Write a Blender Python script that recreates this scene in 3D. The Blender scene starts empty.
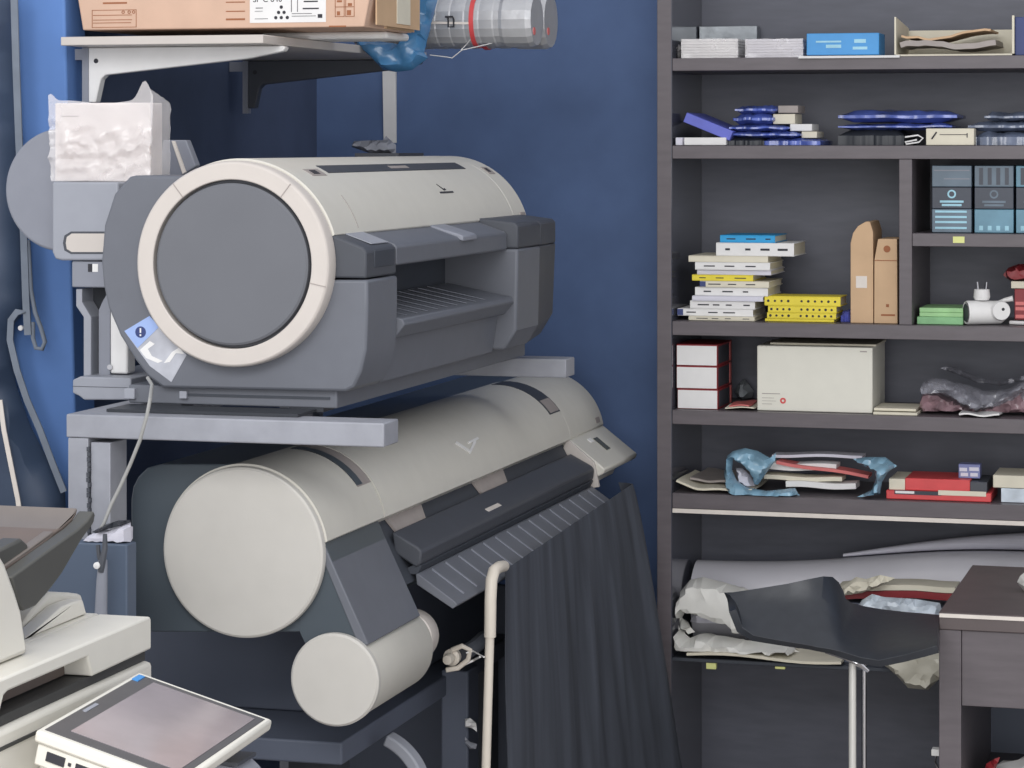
import bpy, bmesh, math, random
from mathutils import Vector, Matrix, noise
from mathutils.geometry import delaunay_2d_cdt
C = bpy.context.scene.collection
rnd = random.Random(7)

# ---------------------------------------------------------------- camera model (photo pixels <-> room)
F, CX, HY, HC = 2700.0, 512.0, 145.0, 1.5
TH = math.atan(758.0 / F); CO, SI = math.cos(TH), math.sin(TH)
def ray(x, y):
    u, v = (x - CX) / F, (HY - y) / F
    return (-SI + u * CO, CO + u * SI, v)
def P(x, y, Y):                      # photo point on the room plane Y = const
    r = ray(x, y); t = Y / r[1]; return Vector((r[0] * t, Y, HC + r[2] * t))
def PX(x, y, X):
    r = ray(x, y); t = X / r[0]; return Vector((X, r[1] * t, HC + r[2] * t))
def XZ(pts, Y): return [(p.x, p.z) for p in (P(x, y, Y) for x, y in pts)]
def YZ(pts, X): return [(p.y, p.z) for p in (PX(x, y, X) for x, y in pts)]

# ---------------------------------------------------------------- materials
def lin(c): return tuple(((v / 255) / 12.92 if v / 255 <= .04045 else ((v / 255 + .055) / 1.055) ** 2.4) for v in c)
MATS = {}
def mat(name, rgb, rough=.5, metal=0, var=.06, scale=30, bump=.0, spec=.4, alpha=1, trans=0, stretch=None, emis=0):
    if name in MATS: return MATS[name]
    m = bpy.data.materials.new(name); m.use_nodes = True; nt = m.node_tree; b = nt.nodes['Principled BSDF']
    tc = nt.nodes.new('ShaderNodeTexCoord'); mp = nt.nodes.new('ShaderNodeMapping')
    nt.links.new(tc.outputs['Object'], mp.inputs[0])
    if stretch: mp.inputs['Scale'].default_value = stretch
    n = nt.nodes.new('ShaderNodeTexNoise'); n.inputs['Scale'].default_value = scale; n.inputs['Detail'].default_value = 5
    nt.links.new(mp.outputs[0], n.inputs['Vector'])
    cr = nt.nodes.new('ShaderNodeValToRGB'); c = lin(rgb)
    cr.color_ramp.elements[0].position = .3; cr.color_ramp.elements[1].position = .7
    cr.color_ramp.elements[0].color = (*[v * (1 - var) for v in c], 1); cr.color_ramp.elements[1].color = (*[min(1, v * (1 + var)) for v in c], 1)
    nt.links.new(n.outputs['Fac'], cr.inputs[0]); nt.links.new(cr.outputs[0], b.inputs['Base Color'])
    b.inputs['Roughness'].default_value = rough; b.inputs['Metallic'].default_value = metal
    b.inputs['Specular IOR Level'].default_value = spec; b.inputs['Alpha'].default_value = alpha
    b.inputs['Transmission Weight'].default_value = trans
    if bump:
        bp = nt.nodes.new('ShaderNodeBump'); bp.inputs['Strength'].default_value = bump; bp.inputs['Distance'].default_value = .004
        nt.links.new(n.outputs['Fac'], bp.inputs['Height']); nt.links.new(bp.outputs[0], b.inputs['Normal'])
    MATS[name] = m; return m
M = dict(
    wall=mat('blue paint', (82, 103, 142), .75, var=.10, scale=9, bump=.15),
    wallfront=mat('lit blue paint', (88, 124, 182), .7, var=.10, scale=7, bump=.15),  # wall blue lightened: light on the camera-facing end is in the colour
    wallshade=mat('shaded blue paint', (74, 86, 112), .8, var=.12, scale=8, bump=.12),  # wall blue darkened: shade of the left wall is in the colour
    floor=mat('floor tile', (168, 162, 156), .5, var=.1, scale=4),
    white=mat('white plastic', (203, 200, 191), .42, var=.02),
    cream=mat('warm white plastic', (194, 187, 181), .42, var=.02),
    copier=mat('copier white', (216, 213, 204), .42, var=.02),
    cap=mat('end cap white', (191, 188, 182), .45, var=.02),
    grey=mat('dark grey plastic', (100, 103, 111), .5, var=.03),
    disc=mat('grey disc', (100, 102, 108), .55, var=.03, scale=12),
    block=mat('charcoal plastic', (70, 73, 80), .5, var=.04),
    black=mat('black plastic', (50, 53, 59), .45, var=.05),
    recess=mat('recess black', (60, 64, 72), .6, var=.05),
    slate=mat('slate plastic', (74, 82, 89), .35, var=.04, scale=10),
    slatecab=mat('slate blue board', (78, 90, 108), .55, var=.06, scale=6),
    cabinet=mat('black board', (84, 90, 104), .6, var=.08, scale=8),
    pgrey=mat('plotter grey', (148, 151, 160), .5, var=.03),
    pgrey2=mat('plotter mid grey', (132, 135, 145), .5, var=.03),
    steel=mat('painted grey steel', (146, 148, 156), .5, var=.09, scale=25, bump=.1),
    cable=mat('grey cable', (150, 150, 148), .5),
    wood=mat('dark brown laminate', (94, 88, 92), .42, var=.10, scale=14, stretch=(1, 1, 6)),
    woodin=mat('dark laminate', (82, 84, 95), .45, var=.10, scale=14, stretch=(1, 1, 5)),
    woodside=mat('dark gloss laminate', (74, 76, 86), .12, var=.06, scale=14, spec=.9),
    deskwood=mat('desk laminate', (88, 79, 79), .45, var=.10, scale=20, stretch=(1, 1, .3)),
    edge=mat('white edge band', (216, 208, 200), .5),
    card=mat('cardboard', (202, 170, 149), .75, var=.05, scale=20),
    card2=mat('tan cardboard', (196, 165, 132), .75, var=.05, scale=20),
    print_=mat('brown print', (150, 96, 66), .8),
    ink=mat('black print', (52, 52, 58), .8),
    paper=mat('white paper', (222, 221, 220), .7, var=.03),
    paperlil=mat('bluish white paper', (206, 205, 216), .7, var=.05, stretch=(1, 1, 40), scale=8),
    creampaper=mat('cream paper', (212, 206, 188), .7, var=.04),
    film=mat('clear film', (238, 234, 234), .15, var=.04, alpha=.3, bump=.6, scale=24, spec=.8),
    wrap=mat('wrapped white carton', (222, 212, 208), .35, var=.05, scale=14, bump=.7, spec=.6),
    bluebag=mat('blue plastic film', (78, 136, 184), .22, var=.2, scale=16, bump=.4, spec=.7, alpha=.9),
    palebag=mat('pale blue plastic film', (136, 174, 196), .25, var=.18, scale=20, bump=.4, spec=.6, alpha=.93),
    bluepack=mat('glossy blue wrap', (84, 102, 178), .22, var=.35, scale=26, bump=.5, spec=.7),
    darkpack=mat('glossy dark wrap', (108, 118, 140), .22, var=.35, scale=30, bump=.5, spec=.7),
    lilac=mat('violet blue card', (96, 104, 190), .5, var=.08),
    blue=mat('blue card', (72, 146, 205), .5, var=.05),
    cyan=mat('bright blue cover', (38, 150, 205), .5, var=.04),
    yellow=mat('yellow cover', (222, 204, 62), .5, var=.05),
    navy=mat('navy cover', (52, 64, 112), .5),
    green=mat('green card', (128, 178, 128), .5, var=.12, scale=40),
    green2=mat('pale green card', (152, 196, 140), .5, var=.1),
    red=mat('red card', (205, 74, 76), .45, var=.06),
    dred=mat('dark red card', (130, 38, 44), .45, var=.06),
    pinkred=mat('pinkish red folder', (206, 112, 110), .5, var=.06),
    pinkpack=mat('pink and grey wrap', (138, 112, 118), .2, var=.3, scale=40, bump=.6, spec=.7),
    teal=mat('teal print', (100, 142, 162), .4, var=.15, scale=20),
    teal2=mat('grey teal print', (96, 112, 126), .4, var=.15, scale=20),
    tealdk=mat('dark box print', (58, 64, 76), .4, var=.1),
    palet=mat('pale teal print', (150, 196, 212), .4, var=.1),
    legmetal=mat('pale chrome sheen', (206, 205, 200), .3, metal=.2, var=.02),  # pale colour carries the bright reflection of the chrome leg
    clearbag=mat('clear grey bag', (150, 150, 160), .1, var=.2, alpha=.5, bump=.5, scale=30, spec=1),
    cartonwhite=mat('warm white carton', (216, 214, 203), .6, var=.02),
    tinblue=mat('greyish violet print', (118, 124, 168), .4, var=.1),
    chrome=mat('chrome', (200, 200, 204), .15, metal=1, var=.02),
    silver=mat('silver foil', (186, 187, 190), .3, metal=.35, var=.06, bump=.3, scale=30),
    leather=mat('black leather', (46, 49, 55), .38, var=.08, scale=60, bump=.08),
    cloth=mat('black mesh cloth', (66, 70, 79), .85, var=.34, scale=26, stretch=(1, 1, .06), bump=.3),
    rod=mat('cream rod', (206, 198, 186), .4, var=.03),
    feed=mat('feeder tray brown grey', (114, 107, 102), .5, var=.03),
    feedd=mat('feeder tray dark', (78, 78, 75), .5, var=.04),
    feedin=mat('feeder recess', (104, 93, 87), .55, var=.03),
    seam=mat('dark seam', (64, 64, 64), .6),
    screen=mat('touch screen glass', (146, 138, 142), .1, var=.16, scale=9, spec=.8),  # pinkish base colour carries the reflections on the glass
    bezel=mat('screen bezel', (84, 83, 84), .3),
    led=mat('blue button', (70, 140, 205), .4),
    lightb=mat('light blue label', (150, 172, 218), .5),
    lightg=mat('light grey label', (176, 178, 186), .4, var=.12, scale=35),
    hang=mat('slate blue nylon', (54, 68, 90), .55, var=.25, scale=5, bump=.2),
    strap=mat('grey webbing', (112, 120, 132), .8, var=.1),
    bagbeige=mat('beige plastic', (188, 184, 170), .4, var=.08, bump=.3),
    rollgrey=mat('grey white plastic sheet', (196, 195, 202), .4, var=.06, scale=6, bump=.2),
    tissue=mat('crumpled white sheet', (216, 215, 210), .5, var=.04, bump=.2),
    mixed=mat('white and blue print film', (196, 206, 216), .3, var=.2, scale=30, bump=.3),
    sticker=mat('yellow green sticker', (214, 216, 142), .6),
    stone=mat('grey foil', (140, 145, 150), .35, metal=.3, var=.2, bump=.3),
    lcd=mat('lcd', (88, 88, 74), .2),
    scrap=mat('beige grey scrap', (154, 146, 142), .5, var=.08),
)

# ---------------------------------------------------------------- mesh builder
def world_loc(o):
    v = Vector((0, 0, 0))
    while o: v = v + Vector(o.location); o = o.parent
    return v
class MB:
    def __init__(s, zmin=-9, xmin=-99, xmax=99): s.bm = bmesh.new(); s.zmin, s.xmin, s.xmax = zmin, xmin, xmax
    def box(s, x0, x1, y0, y1, z0, z1, rot=None, piv=None):
        vs = [s.bm.verts.new(v) for v in [(x0,y0,z0),(x1,y0,z0),(x1,y1,z0),(x0,y1,z0),(x0,y0,z1),(x1,y0,z1),(x1,y1,z1),(x0,y1,z1)]]
        for f in [(0,3,2,1),(4,5,6,7),(0,1,5,4),(1,2,6,5),(2,3,7,6),(3,0,4,7)]: s.bm.faces.new([vs[i] for i in f])
        if rot is not None: s.turn(vs, rot, piv)
        return s
    def turn(s, vs, rot, piv=None):
        c = Vector(piv) if piv is not None else sum((v.co for v in vs), Vector()) / len(vs)
        for v in vs: v.co = c + rot @ (v.co - c)
    def loft(s, rings, cap=True, closed=True):
        R = [[s.bm.verts.new(p) for p in r] for r in rings]; n = len(R[0])
        for a, b in zip(R, R[1:]):
            for i in range(n if closed else n - 1):
                j = (i + 1) % n
                try: s.bm.faces.new((a[i], a[j], b[j], b[i]))
                except ValueError: pass
        if cap and closed:
            for r in (R[0][::-1], R[-1]):
                try: s.bm.faces.new(r)
                except ValueError: pass
        return s
    def prism_y(s, prof, y0, y1): return s.loft([[(x, y0, z) for x, z in prof], [(x, y1, z) for x, z in prof]])
    def prism_x(s, prof, x0, x1): return s.loft([[(x0, y, z) for y, z in prof], [(x1, y, z) for y, z in prof]])
    def tube(s, path, r, n=10, cap=True):
        path = [Vector(p) for p in path]; rings = []; up = None
        for i, p in enumerate(path):
            d = (path[min(i + 1, len(path) - 1)] - path[max(i - 1, 0)]).normalized()
            if up is None:
                up = d.orthogonal().normalized()
            up = (up - d * up.dot(d)).normalized(); w = d.cross(up)
            rr = r[i] if isinstance(r, (list, tuple)) else r
            rings.append([p + up * math.cos(2*math.pi*k/n) * rr + w * math.sin(2*math.pi*k/n) * rr for k in range(n)])
        return s.loft(rings, cap)
    def ribbon(s, path, w, t=.002, axis=(1, 0, 0)):
        a = Vector(axis); rings = []
        for i, p in enumerate(path):
            p = Vector(p); d = (Vector(path[min(i+1, len(path)-1)]) - Vector(path[max(i-1, 0)])).normalized()
            side = a - d * a.dot(d); side = side.normalized() if side.length > .05 else Vector((0, 0, 1)); nn = d.cross(side)
            rings.append([p + side*w/2 + nn*t, p - side*w/2 + nn*t, p - side*w/2 - nn*t, p + side*w/2 - nn*t])
        return s.loft(rings)
    def lathe(s, prof, c, axis='y', n=64):
        # prof: (radius, along) closed polyline
        rings = []
        for k in range(n):
            a = 2*math.pi*k/n; ca, sa = math.cos(a), math.sin(a); ring = []
            for r, t in prof:
                if axis == 'y': ring.append((c[0]+r*ca, c[1]+t, c[2]+r*sa))
                elif axis == 'z': ring.append((c[0]+r*ca, c[1]+r*sa, c[2]+t))
                else: ring.append((c[0]+t, c[1]+r*ca, c[2]+r*sa))
            rings.append(ring)
        R = [[s.bm.verts.new(p) for p in r] for r in rings]; m = len(prof)
        for k in range(n):
            a, b = R[k], R[(k+1) % n]
            for i in range(m):
                j = (i+1) % m
                q = [a[i], a[j], b[j], b[i]]
                s.bm.faces.new(q)
        bmesh.ops.remove_doubles(s.bm, verts=[v for r in R for v in r], dist=1e-6)
        return s
    def grid(s, rows, thick=.001, nrm=None):
        """rows of points -> surface closed with a thickness"""
        rows = [[Vector(p) for p in r] for r in rows]; h, w = len(rows), len(rows[0])
        def nor(i, j):
            a = rows[min(i+1, h-1)][j] - rows[max(i-1, 0)][j]; b = rows[i][min(j+1, w-1)] - rows[i][max(j-1, 0)]
            c = a.cross(b); return c.normalized() if c.length > 1e-12 else Vector((0, 1, 0))
        A = [[s.bm.verts.new(rows[i][j]) for j in range(w)] for i in range(h)]
        B = [[s.bm.verts.new(rows[i][j] + nor(i, j) * thick) for j in range(w)] for i in range(h)]
        for i in range(h-1):
            for j in range(w-1):
                s.bm.faces.new((A[i][j], A[i][j+1], A[i+1][j+1], A[i+1][j])); s.bm.faces.new((B[i][j], B[i+1][j], B[i+1][j+1], B[i][j+1]))
        for i in range(h-1):
            for j in (0, w-1): s.bm.faces.new((A[i][j], A[i+1][j], B[i+1][j], B[i][j]))
        for j in range(w-1):
            for i in (0, h-1): s.bm.faces.new((A[i][j], B[i][j], B[i][j+1], A[i][j+1]))
        return s
    def pillow(s, px, Y, thick, amp=.003, step=6, seed=0, back=.5, fr=60, flatten=0.35):
        """a bulging body whose outline (photo px on plane Y) encloses real depth"""
        pts = [Vector((x, y)) for x, y in px]; edge = []
        for a, b in zip(pts, pts[1:] + pts[:1]):
            k = max(1, int((b-a).length / step))
            edge += [a + (b-a) * (i / k) for i in range(k)]
        def inside(p):
            c = False
            for a, b in zip(pts, pts[1:] + pts[:1]):
                if (a.y > p.y) != (b.y > p.y) and p.x < (b.x-a.x)*(p.y-a.y)/(b.y-a.y)+a.x: c = not c
            return c
        def dist(p):
            d = 1e9
            for a, b in zip(pts, pts[1:] + pts[:1]):
                ab = b-a; t = max(0, min(1, (p-a).dot(ab)/max(ab.length_squared, 1e-9))); d = min(d, (p-a-ab*t).length)
            return d
        x0, x1 = min(p.x for p in pts), max(p.x for p in pts); y0, y1 = min(p.y for p in pts), max(p.y for p in pts)
        r = random.Random(seed); inner = []; yy = y0 + step/2
        while yy < y1:
            xx = x0 + step/2
            while xx < x1:
                q = Vector((xx + r.uniform(-.25, .25)*step, yy + r.uniform(-.25, .25)*step))
                if inside(q) and dist(q) > step*.45: inner.append(q)
                xx += step
            yy += step
        al = edge + inner; n = len(edge)
        vs, es, fs, *_ = delaunay_2d_cdt(al, [(i, (i+1) % n) for i in range(n)], [], 1, 1e-4)
        dm = max([dist(v) for v in vs] + [1e-6]); Fv, Bv = [], []
        sc = (P(x1, y0, Y) - P(x0, y0, Y)).length / max(x1-x0, 1)
        for v in vs:
            d = min(1, dist(v)/(dm*flatten+1e-6)); b = math.sqrt(max(0, 1-(1-d)**2)); w = P(v.x, v.y, Y); w.z = max(w.z, s.zmin); w.x = min(max(w.x, s.xmin), s.xmax)
            nz = noise.noise(Vector((v.x*sc*fr+seed*7.3, v.y*sc*fr, seed))); rd = (1-abs(noise.noise(Vector((v.x*sc*fr*.7, v.y*sc*fr*.7+seed*3.1, 5.)))) * 2)
            off = b*(thick*(1-back)) + min(1, d*2)*amp*(nz+rd*.6)
            Fv.append(s.bm.verts.new((w.x, Y-off, w.z)))
            Bv.append(s.bm.verts.new((w.x, Y + .0005 + b*thick*back, w.z)))
        cnt = {}
        for f in fs:
            ctr = sum((vs[i] for i in f), Vector((0, 0)))/len(f)
            try:
                s.bm.faces.new([Fv[i] for i in f]); s.bm.faces.new([Bv[i] for i in f][::-1])
            except ValueError: continue
            for i in range(len(f)):
                k = (f[i], f[(i+1) % len(f)]); cnt[tuple(sorted(k))] = cnt.get(tuple(sorted(k)), []) + [k]
        for kk in cnt.values():
            if len(kk) == 1:
                a, b = kk[0]
                try: s.bm.faces.new((Fv[b], Fv[a], Bv[a], Bv[b]))
                except ValueError: pass
        return s
    def build(s, name, m, parent=None, bevel=0, smooth=30, seg=2, base=True, sub=0):
        bmesh.ops.recalc_face_normals(s.bm, faces=s.bm.faces[:])
        me = bpy.data.meshes.new(name)
        if parent is not None: off = world_loc(parent)
        else:
            xs = [v.co for v in s.bm.verts]
            off = Vector(((min(v.x for v in xs)+max(v.x for v in xs))/2, (min(v.y for v in xs)+max(v.y for v in xs))/2, min(v.z for v in xs)))
        bmesh.ops.translate(s.bm, verts=s.bm.verts[:], vec=-off)
        s.bm.to_mesh(me); s.bm.free()
        me.materials.append(M[m] if isinstance(m, str) else m)
        for p in me.polygons: p.use_smooth = True
        me.set_sharp_from_angle(angle=math.radians(smooth))
        o = bpy.data.objects.new(name, me); C.objects.link(o)
        if parent is not None: o.parent = parent
        else: o.location = off
        if bevel:
            b = o.modifiers.new('bevel', 'BEVEL'); b.width = bevel; b.segments = seg; b.limit_method = 'ANGLE'; b.angle_limit = math.radians(35)
            b.harden_normals = False
        return o
def thing(name, label, cat, loc, group=None):
    o = bpy.data.objects.new(name, None); C.objects.link(o); o.location = loc; o.empty_display_size = .05
    o['label'] = label; o['category'] = cat
    if group: o['group'] = group
    return o
def tag(o, label, cat, group=None):
    o['label'] = label; o['category'] = cat
    if group: o['group'] = group
    return o
def struct(o): o['kind'] = 'structure'; return o
def text(name, s, size, m, loc, parent, rot=(math.pi/2, 0, 0), ext=.0003, align='LEFT'):
    cu = bpy.data.curves.new('t', 'FONT'); cu.body = s; cu.size = size; cu.extrude = ext; cu.align_x = align
    t = bpy.data.objects.new('t', cu); C.objects.link(t)
    bpy.context.view_layer.update()
    me = bpy.data.meshes.new_from_object(t.evaluated_get(bpy.context.evaluated_depsgraph_get()))
    bpy.data.objects.remove(t); me.materials.clear(); me.materials.append(M[m])
    o = bpy.data.objects.new(name, me); C.objects.link(o); o.parent = parent
    o.location = Vector(loc) - world_loc(parent); o.rotation_euler = rot
    return o
def arc(cx, cz, r, a0, a1, n=24): return [(cx + r*math.cos(math.radians(a0+(a1-a0)*i/n)), cz + r*math.sin(math.radians(a0+(a1-a0)*i/n))) for i in range(n+1)]
def lines(mb, x0, x1, Y, zs, h=.0012, d=.0006):
    for z in zs: mb.box(x0, x1, Y-d, Y, z, z+h)
    return mb

# ================================================================ SETTING
YB, XL, YF = 5.30, -1.91, 4.11
struct(MB().box(-3.5, 3.0, -2.5, 7, -.05, 0).build('floor', 'floor'))
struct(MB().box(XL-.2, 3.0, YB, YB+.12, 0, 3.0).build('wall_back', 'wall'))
struct(MB().box(XL-.35, XL, YF+.021, YB, 0, 3.0).build('wall_left', 'wallshade'))
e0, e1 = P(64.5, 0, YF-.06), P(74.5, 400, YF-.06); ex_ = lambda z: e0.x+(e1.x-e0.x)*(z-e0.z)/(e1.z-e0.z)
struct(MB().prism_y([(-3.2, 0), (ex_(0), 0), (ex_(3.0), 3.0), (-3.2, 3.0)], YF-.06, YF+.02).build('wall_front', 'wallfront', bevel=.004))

# ================================================================ BOOKCASE
YS, D = 5.0, .29
xl0, xl1 = P(657, 300, YS).x, P(672, 300, YS).x; xr = .12
S = {1: (1.664, 1.640), 2: (1.499, 1.474), 3: (1.167, 1.1405), 4: (.9986, .972), 5: (.8416, .813), 6: (.531, .524)}
bc = thing('bookcase', 'tall dark brown open bookcase against the blue wall, its shelves full of stationery', 'bookcase', ((xl0+xr)/2, YS+D/2, 0))
MB().box(xl0, xl1-.0015, YS, YS+D, 0, 2.15).build('side_panel', 'wood', bc, bevel=.001)
MB().box(xl1-.0014, xl1, YS+.0005, YS+D-.013, 0, 2.15).build('side_lining', 'woodside', bc)
MB().box(xr-.029, xr, YS, YS+D, 0, 2.15).build('side_panel', 'woodside', bc, bevel=.001)
MB().box(xl1, xr-.029, YS+D-.012, YS+D, .05, 2.15).build('back_panel', 'woodin', bc)
MB().box(xl1, xr-.029, YS+.01, YS+D-.013, 2.12, 2.15).build('top_board', 'wood', bc, bevel=.001)
for k, (a, b) in S.items():
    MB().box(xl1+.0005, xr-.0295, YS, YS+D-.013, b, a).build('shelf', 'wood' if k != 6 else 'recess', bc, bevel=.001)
e = MB().box(xl1+.001, xr-.03, YS+.0, YS+.012, .8045, .8125).build('edge_strip', 'edge', bc); e['label'] = 'white edge strip'
dx0, dx1 = P(899, 240, YS).x, P(912, 240, YS).x
MB().box(dx0, dx1, YS, YS+D-.013, S[3][0]+.0005, S[2][1]-.0005).build('divider', 'wood', bc, bevel=.001)
ZSUB = (1.337, 1.313)
MB().box(dx1+.0005, xr-.0295, YS, YS+D-.013, ZSUB[1], ZSUB[0]).build('shelf', 'wood', bc, bevel=.001)
st = MB(); a, b = P(953, 236.5, YS), P(964.5, 243, YS); st.box(a.x, b.x, YS-.001, YS, b.z, a.z); o = st.build('price_label', 'sticker', bc); o['label'] = 'small yellow green price label'
for x in (711, 780):
    a, b = P(x-5, 662, YS), P(x+5, 669, YS); MB().box(a.x, b.x, YS, YS+.012, b.z-.001, .5235).build('shelf_peg', 'sticker', bc, bevel=.001)

def ibox(name, x0, y0, x1, y1, Y, dep, m, z0=None, parent=None, bevel=.0012, rz=0, jig=0):
    """a box item: front face on photo px, resting height snapped to z0"""
    xm = (x0+x1)/2; a, b = P(x0, y0, Y), P(x1, y1, Y); zt = P(xm, y0, Y).z; zb = z0 if z0 is not None else P(xm, y1, Y).z
    mb = MB().box(a.x, b.x, Y, Y+dep, zb, zt, rot=Matrix.Rotation(rz, 3, 'Z') if rz else None)
    return mb.build(name, m, parent, bevel=bevel)

# ---- top shelf
z1 = S[1][0] + .0006
def paper_pack(name, x0, y0, x1, Y, dep, m, label, grp=None, wave=.002, film=True):
    a, b = P(x0, y0, Y), P(x1, y0, Y); t = thing(name, label, 'paper stack', ((a.x+b.x)/2, Y+dep/2, z1), grp)
    n = 7; h = (a.z-z1)/n
    mb = MB()
    for i in range(n):
        j = rnd.uniform(-.0015, .0015); mb.box(a.x+j+.001, b.x+j-.001, Y+.002+rnd.uniform(0, .002), Y+dep, z1+i*h+.0002, z1+(i+1)*h-.0006)
    mb.build('sheets', m, t)
    rows = [[(a.x + (b.x-a.x)*j/14, Y + .0005 - .0015*noise.noise(Vector((j*.9, i*1.3, x0))), z1 + (a.z-z1)*i/6 + (.0015*noise.noise(Vector((j*.5, 9, x0))) if i == 6 else 0)) for j in range(15)] for i in range(7)]
    MB().grid(rows, .0004).build('wrapper', 'film', t)
    return t
paper_pack('paper_ream', 681, 39, 738, YS+.03, .2, 'paper', 'white film wrapped paper pack at the left end of the top shelf')
paper_pack('paper_ream', 745, 39, 803, YS+.03, .2, 'paperlil', 'lilac white paper pack on top shelf, just left of the flat blue box')
o = ibox('storage_box', 699, 26, 757, 50, YS+.24, .03, 'stone', z1); tag(o, 'low grey translucent box standing behind the left paper pack on the top shelf', 'box')
o = MB().pillow([(672.5, 57), (673, 40), (675, 30), (677, 40), (681, 45), (680, 57)], YS+.06, .02, .003, 3).build('plastic_scrap', 'film'); tag(o, 'crumpled clear plastic scrap in the left corner of the top shelf', 'scrap')
o.location.z = z1
t = thing('sheet', 'white sheet of paper lying under the flat blue box on the top shelf', 'paper', (P(850, 55, YS).x, YS+.1, z1))
a, b = P(799, 55, YS+.0), P(900, 55, YS+.0)
MB().grid([[(a.x+(b.x-a.x)*j/12, (YS-.007, YS-.0025, YS+.04, YS+.1, YS+.16)[i], z1 - (.004 if i == 0 else 0)+.0014) for j in range(13)] for i in range(5)], .001).build('page', 'paper', t)
t = thing('flat_box', 'flat bright blue box with pale lettering on the top shelf', 'box', (P(843, 51, YS).x, YS+.1, z1+.003))
a, b = P(806.5, 33, YS+.02), P(879, 50, YS+.02)
zt = z1+.0032; ht = a.z-.001
MB().box(a.x, b.x, YS+.02, YS+.10, zt, ht).build('carton', 'blue', t, bevel=.0015)
lb = MB(); w = b.x-a.x; hh = ht-zt
for (u0, u1, v0, v1) in ((.13, .48, .58, .66), (.27, .48, .33, .48), (.66, .82, .55, .72), (.64, .84, .25, .38)): lb.box(a.x+w*u0, a.x+w*u1, YS+.0195, YS+.0202, zt+hh*v0, zt+hh*v1)
lb.build('lettering', 'palet', t)
# white open tray
t = thing('cardboard_tray', 'open white cardboard tray holding brown paper at the right of the top shelf', 'tray', (P(954, 53, YS).x, YS+.1, z1))
a, b = P(896, 18, YS+.01), P(1012, 17, YS+.01); z0 = z1
MB().box(a.x, b.x, YS+.01, YS+.2, z0, z0+.003).build('base', 'creampaper', t)
MB().prism_x([(YS+.01, z0+.003), (YS+.2, z0+.003), (YS+.2, a.z-.012), (YS+.01, a.z+.002)], a.x-.003, a.x).build('side_flap', 'creampaper', t)
MB().prism_x([(YS+.01, z0+.003), (YS+.2, z0+.003), (YS+.2, a.z-.012), (YS+.01, a.z+.002)], b.x, b.x+.004).build('side_flap', 'creampaper', t)
MB().box(a.x, b.x, YS+.197, YS+.2, z0+.003, a.z-.016).build('rear_wall', 'creampaper', t)
for k, (h, m, nm, lb_) in enumerate(((.012, 'scrap', 'paper_bundle', 'grey brown folded papers at the bottom of the white cardboard tray'), (.028, 'card2', 'paper_bundle', 'curved tan sheet lying on top in the white cardboard tray'))):
    x0_, x1_ = a.x+.008, b.x-.03-.01*k
    rows = [[(x0_+(x1_-x0_)*j/16, YS+.02+.15*i/5, z0+.004+h + .004*math.sin(j*.45+k*2)+.012*k*((j/16)**2)+.003*noise.noise(Vector((j*.5, i, k*9)))) for j in range(17)] for i in range(6)]
    mb = MB().grid(rows, -.004-.006*(1-k)); o = mb.build(nm, m); tag(o, lb_, 'papers')
ibox('binder', 1015, 17, 1032, 52, YS+.02, .2, 'navy', z1); tag(bpy.context.scene.objects['binder'], 'upright navy binder at the right end of the top shelf', 'binder')

# ---- second shelf
z2 = S[2][0] + .0006
def wrap_pack(name, x0, y0, x1, y1, Y, dep, m, label, cat='pack', grp=None, seed=0, zb=None, amp=.0025):
    a, b = P(x0, y0, Y), P(x1, y1, Y); lift0 = zb is not None; zb = b.z if zb is None else zb; nx, ny = 30, 8; h = max(.004, a.z-zb)
    top, bot = [], []
    mb = MB(); bm = mb.bm; V = {}
    for s_ in (0, 1):
        for i in range(ny+1):
            for j in range(nx+1):
                u, v = j/nx, i/ny; e = min(1, 6*min(u, 1-u, v, 1-v)+.25)
                nz = noise.noise(Vector((u*5+seed, v*3, seed*2.2)))+.7*noise.noise(Vector((u*13, v*5+seed, 3)))
                wv = .0022*noise.noise(Vector((u*4+seed, v*2, 8.)))*(0 if lift0 else 1); z = zb + wv + h*(.5 + (.5*e if s_ else (-.5*e if not lift0 else -.5))) + (amp*nz*(e) if s_ else 0)
                V[s_, i, j] = bm.verts.new((a.x+(b.x-a.x)*u + .002*nz*(1-e), Y+dep*v + .006*nz*(1 if i == 0 else 0), z))
    for i in range(ny):
        for j in range(nx):
            bm.faces.new((V[1, i, j], V[1, i, j+1], V[1, i+1, j+1], V[1, i+1, j])); bm.faces.new((V[0, i, j], V[0, i+1, j], V[0, i+1, j+1], V[0, i, j+1]))
    for j in range(nx):
        for i in (0, ny): bm.faces.new((V[0, i, j], V[0, i, j+1], V[1, i, j+1], V[1, i, j]))
    for i in range(ny):
        for j in (0, nx): bm.faces.new((V[0, i, j], V[0, i+1, j], V[1, i+1, j], V[1, i, j]))
    o = mb.build(name, m, smooth=50); return tag(o, label, cat, grp)
o = MB().box(0, .096, 0, .16, 0, .0001+.019).build('slim_box', 'lilac', bevel=.001)
p = P(682, 120, YS+.02); o.rotation_euler = (0, math.radians(22), 0); o.location = (P(704, 120, YS).x, YS+.1, z2+.0265); tag(o, 'slim violet blue box propped at a slant at the left of the second shelf', 'box')
ibox('white_box', 684, 137.5, 726, 145, YS+.015, .12, 'paper', z2); tag(bpy.context.scene.objects['white_box'], 'flat white box lying under the slanted violet box', 'box')
o = ibox('sheet', 675.5, 137.5, 682, 142, YS+.004, .1, 'paperlil', z2); tag(o, 'thin white packet in the left corner of the second shelf', 'packet')
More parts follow.
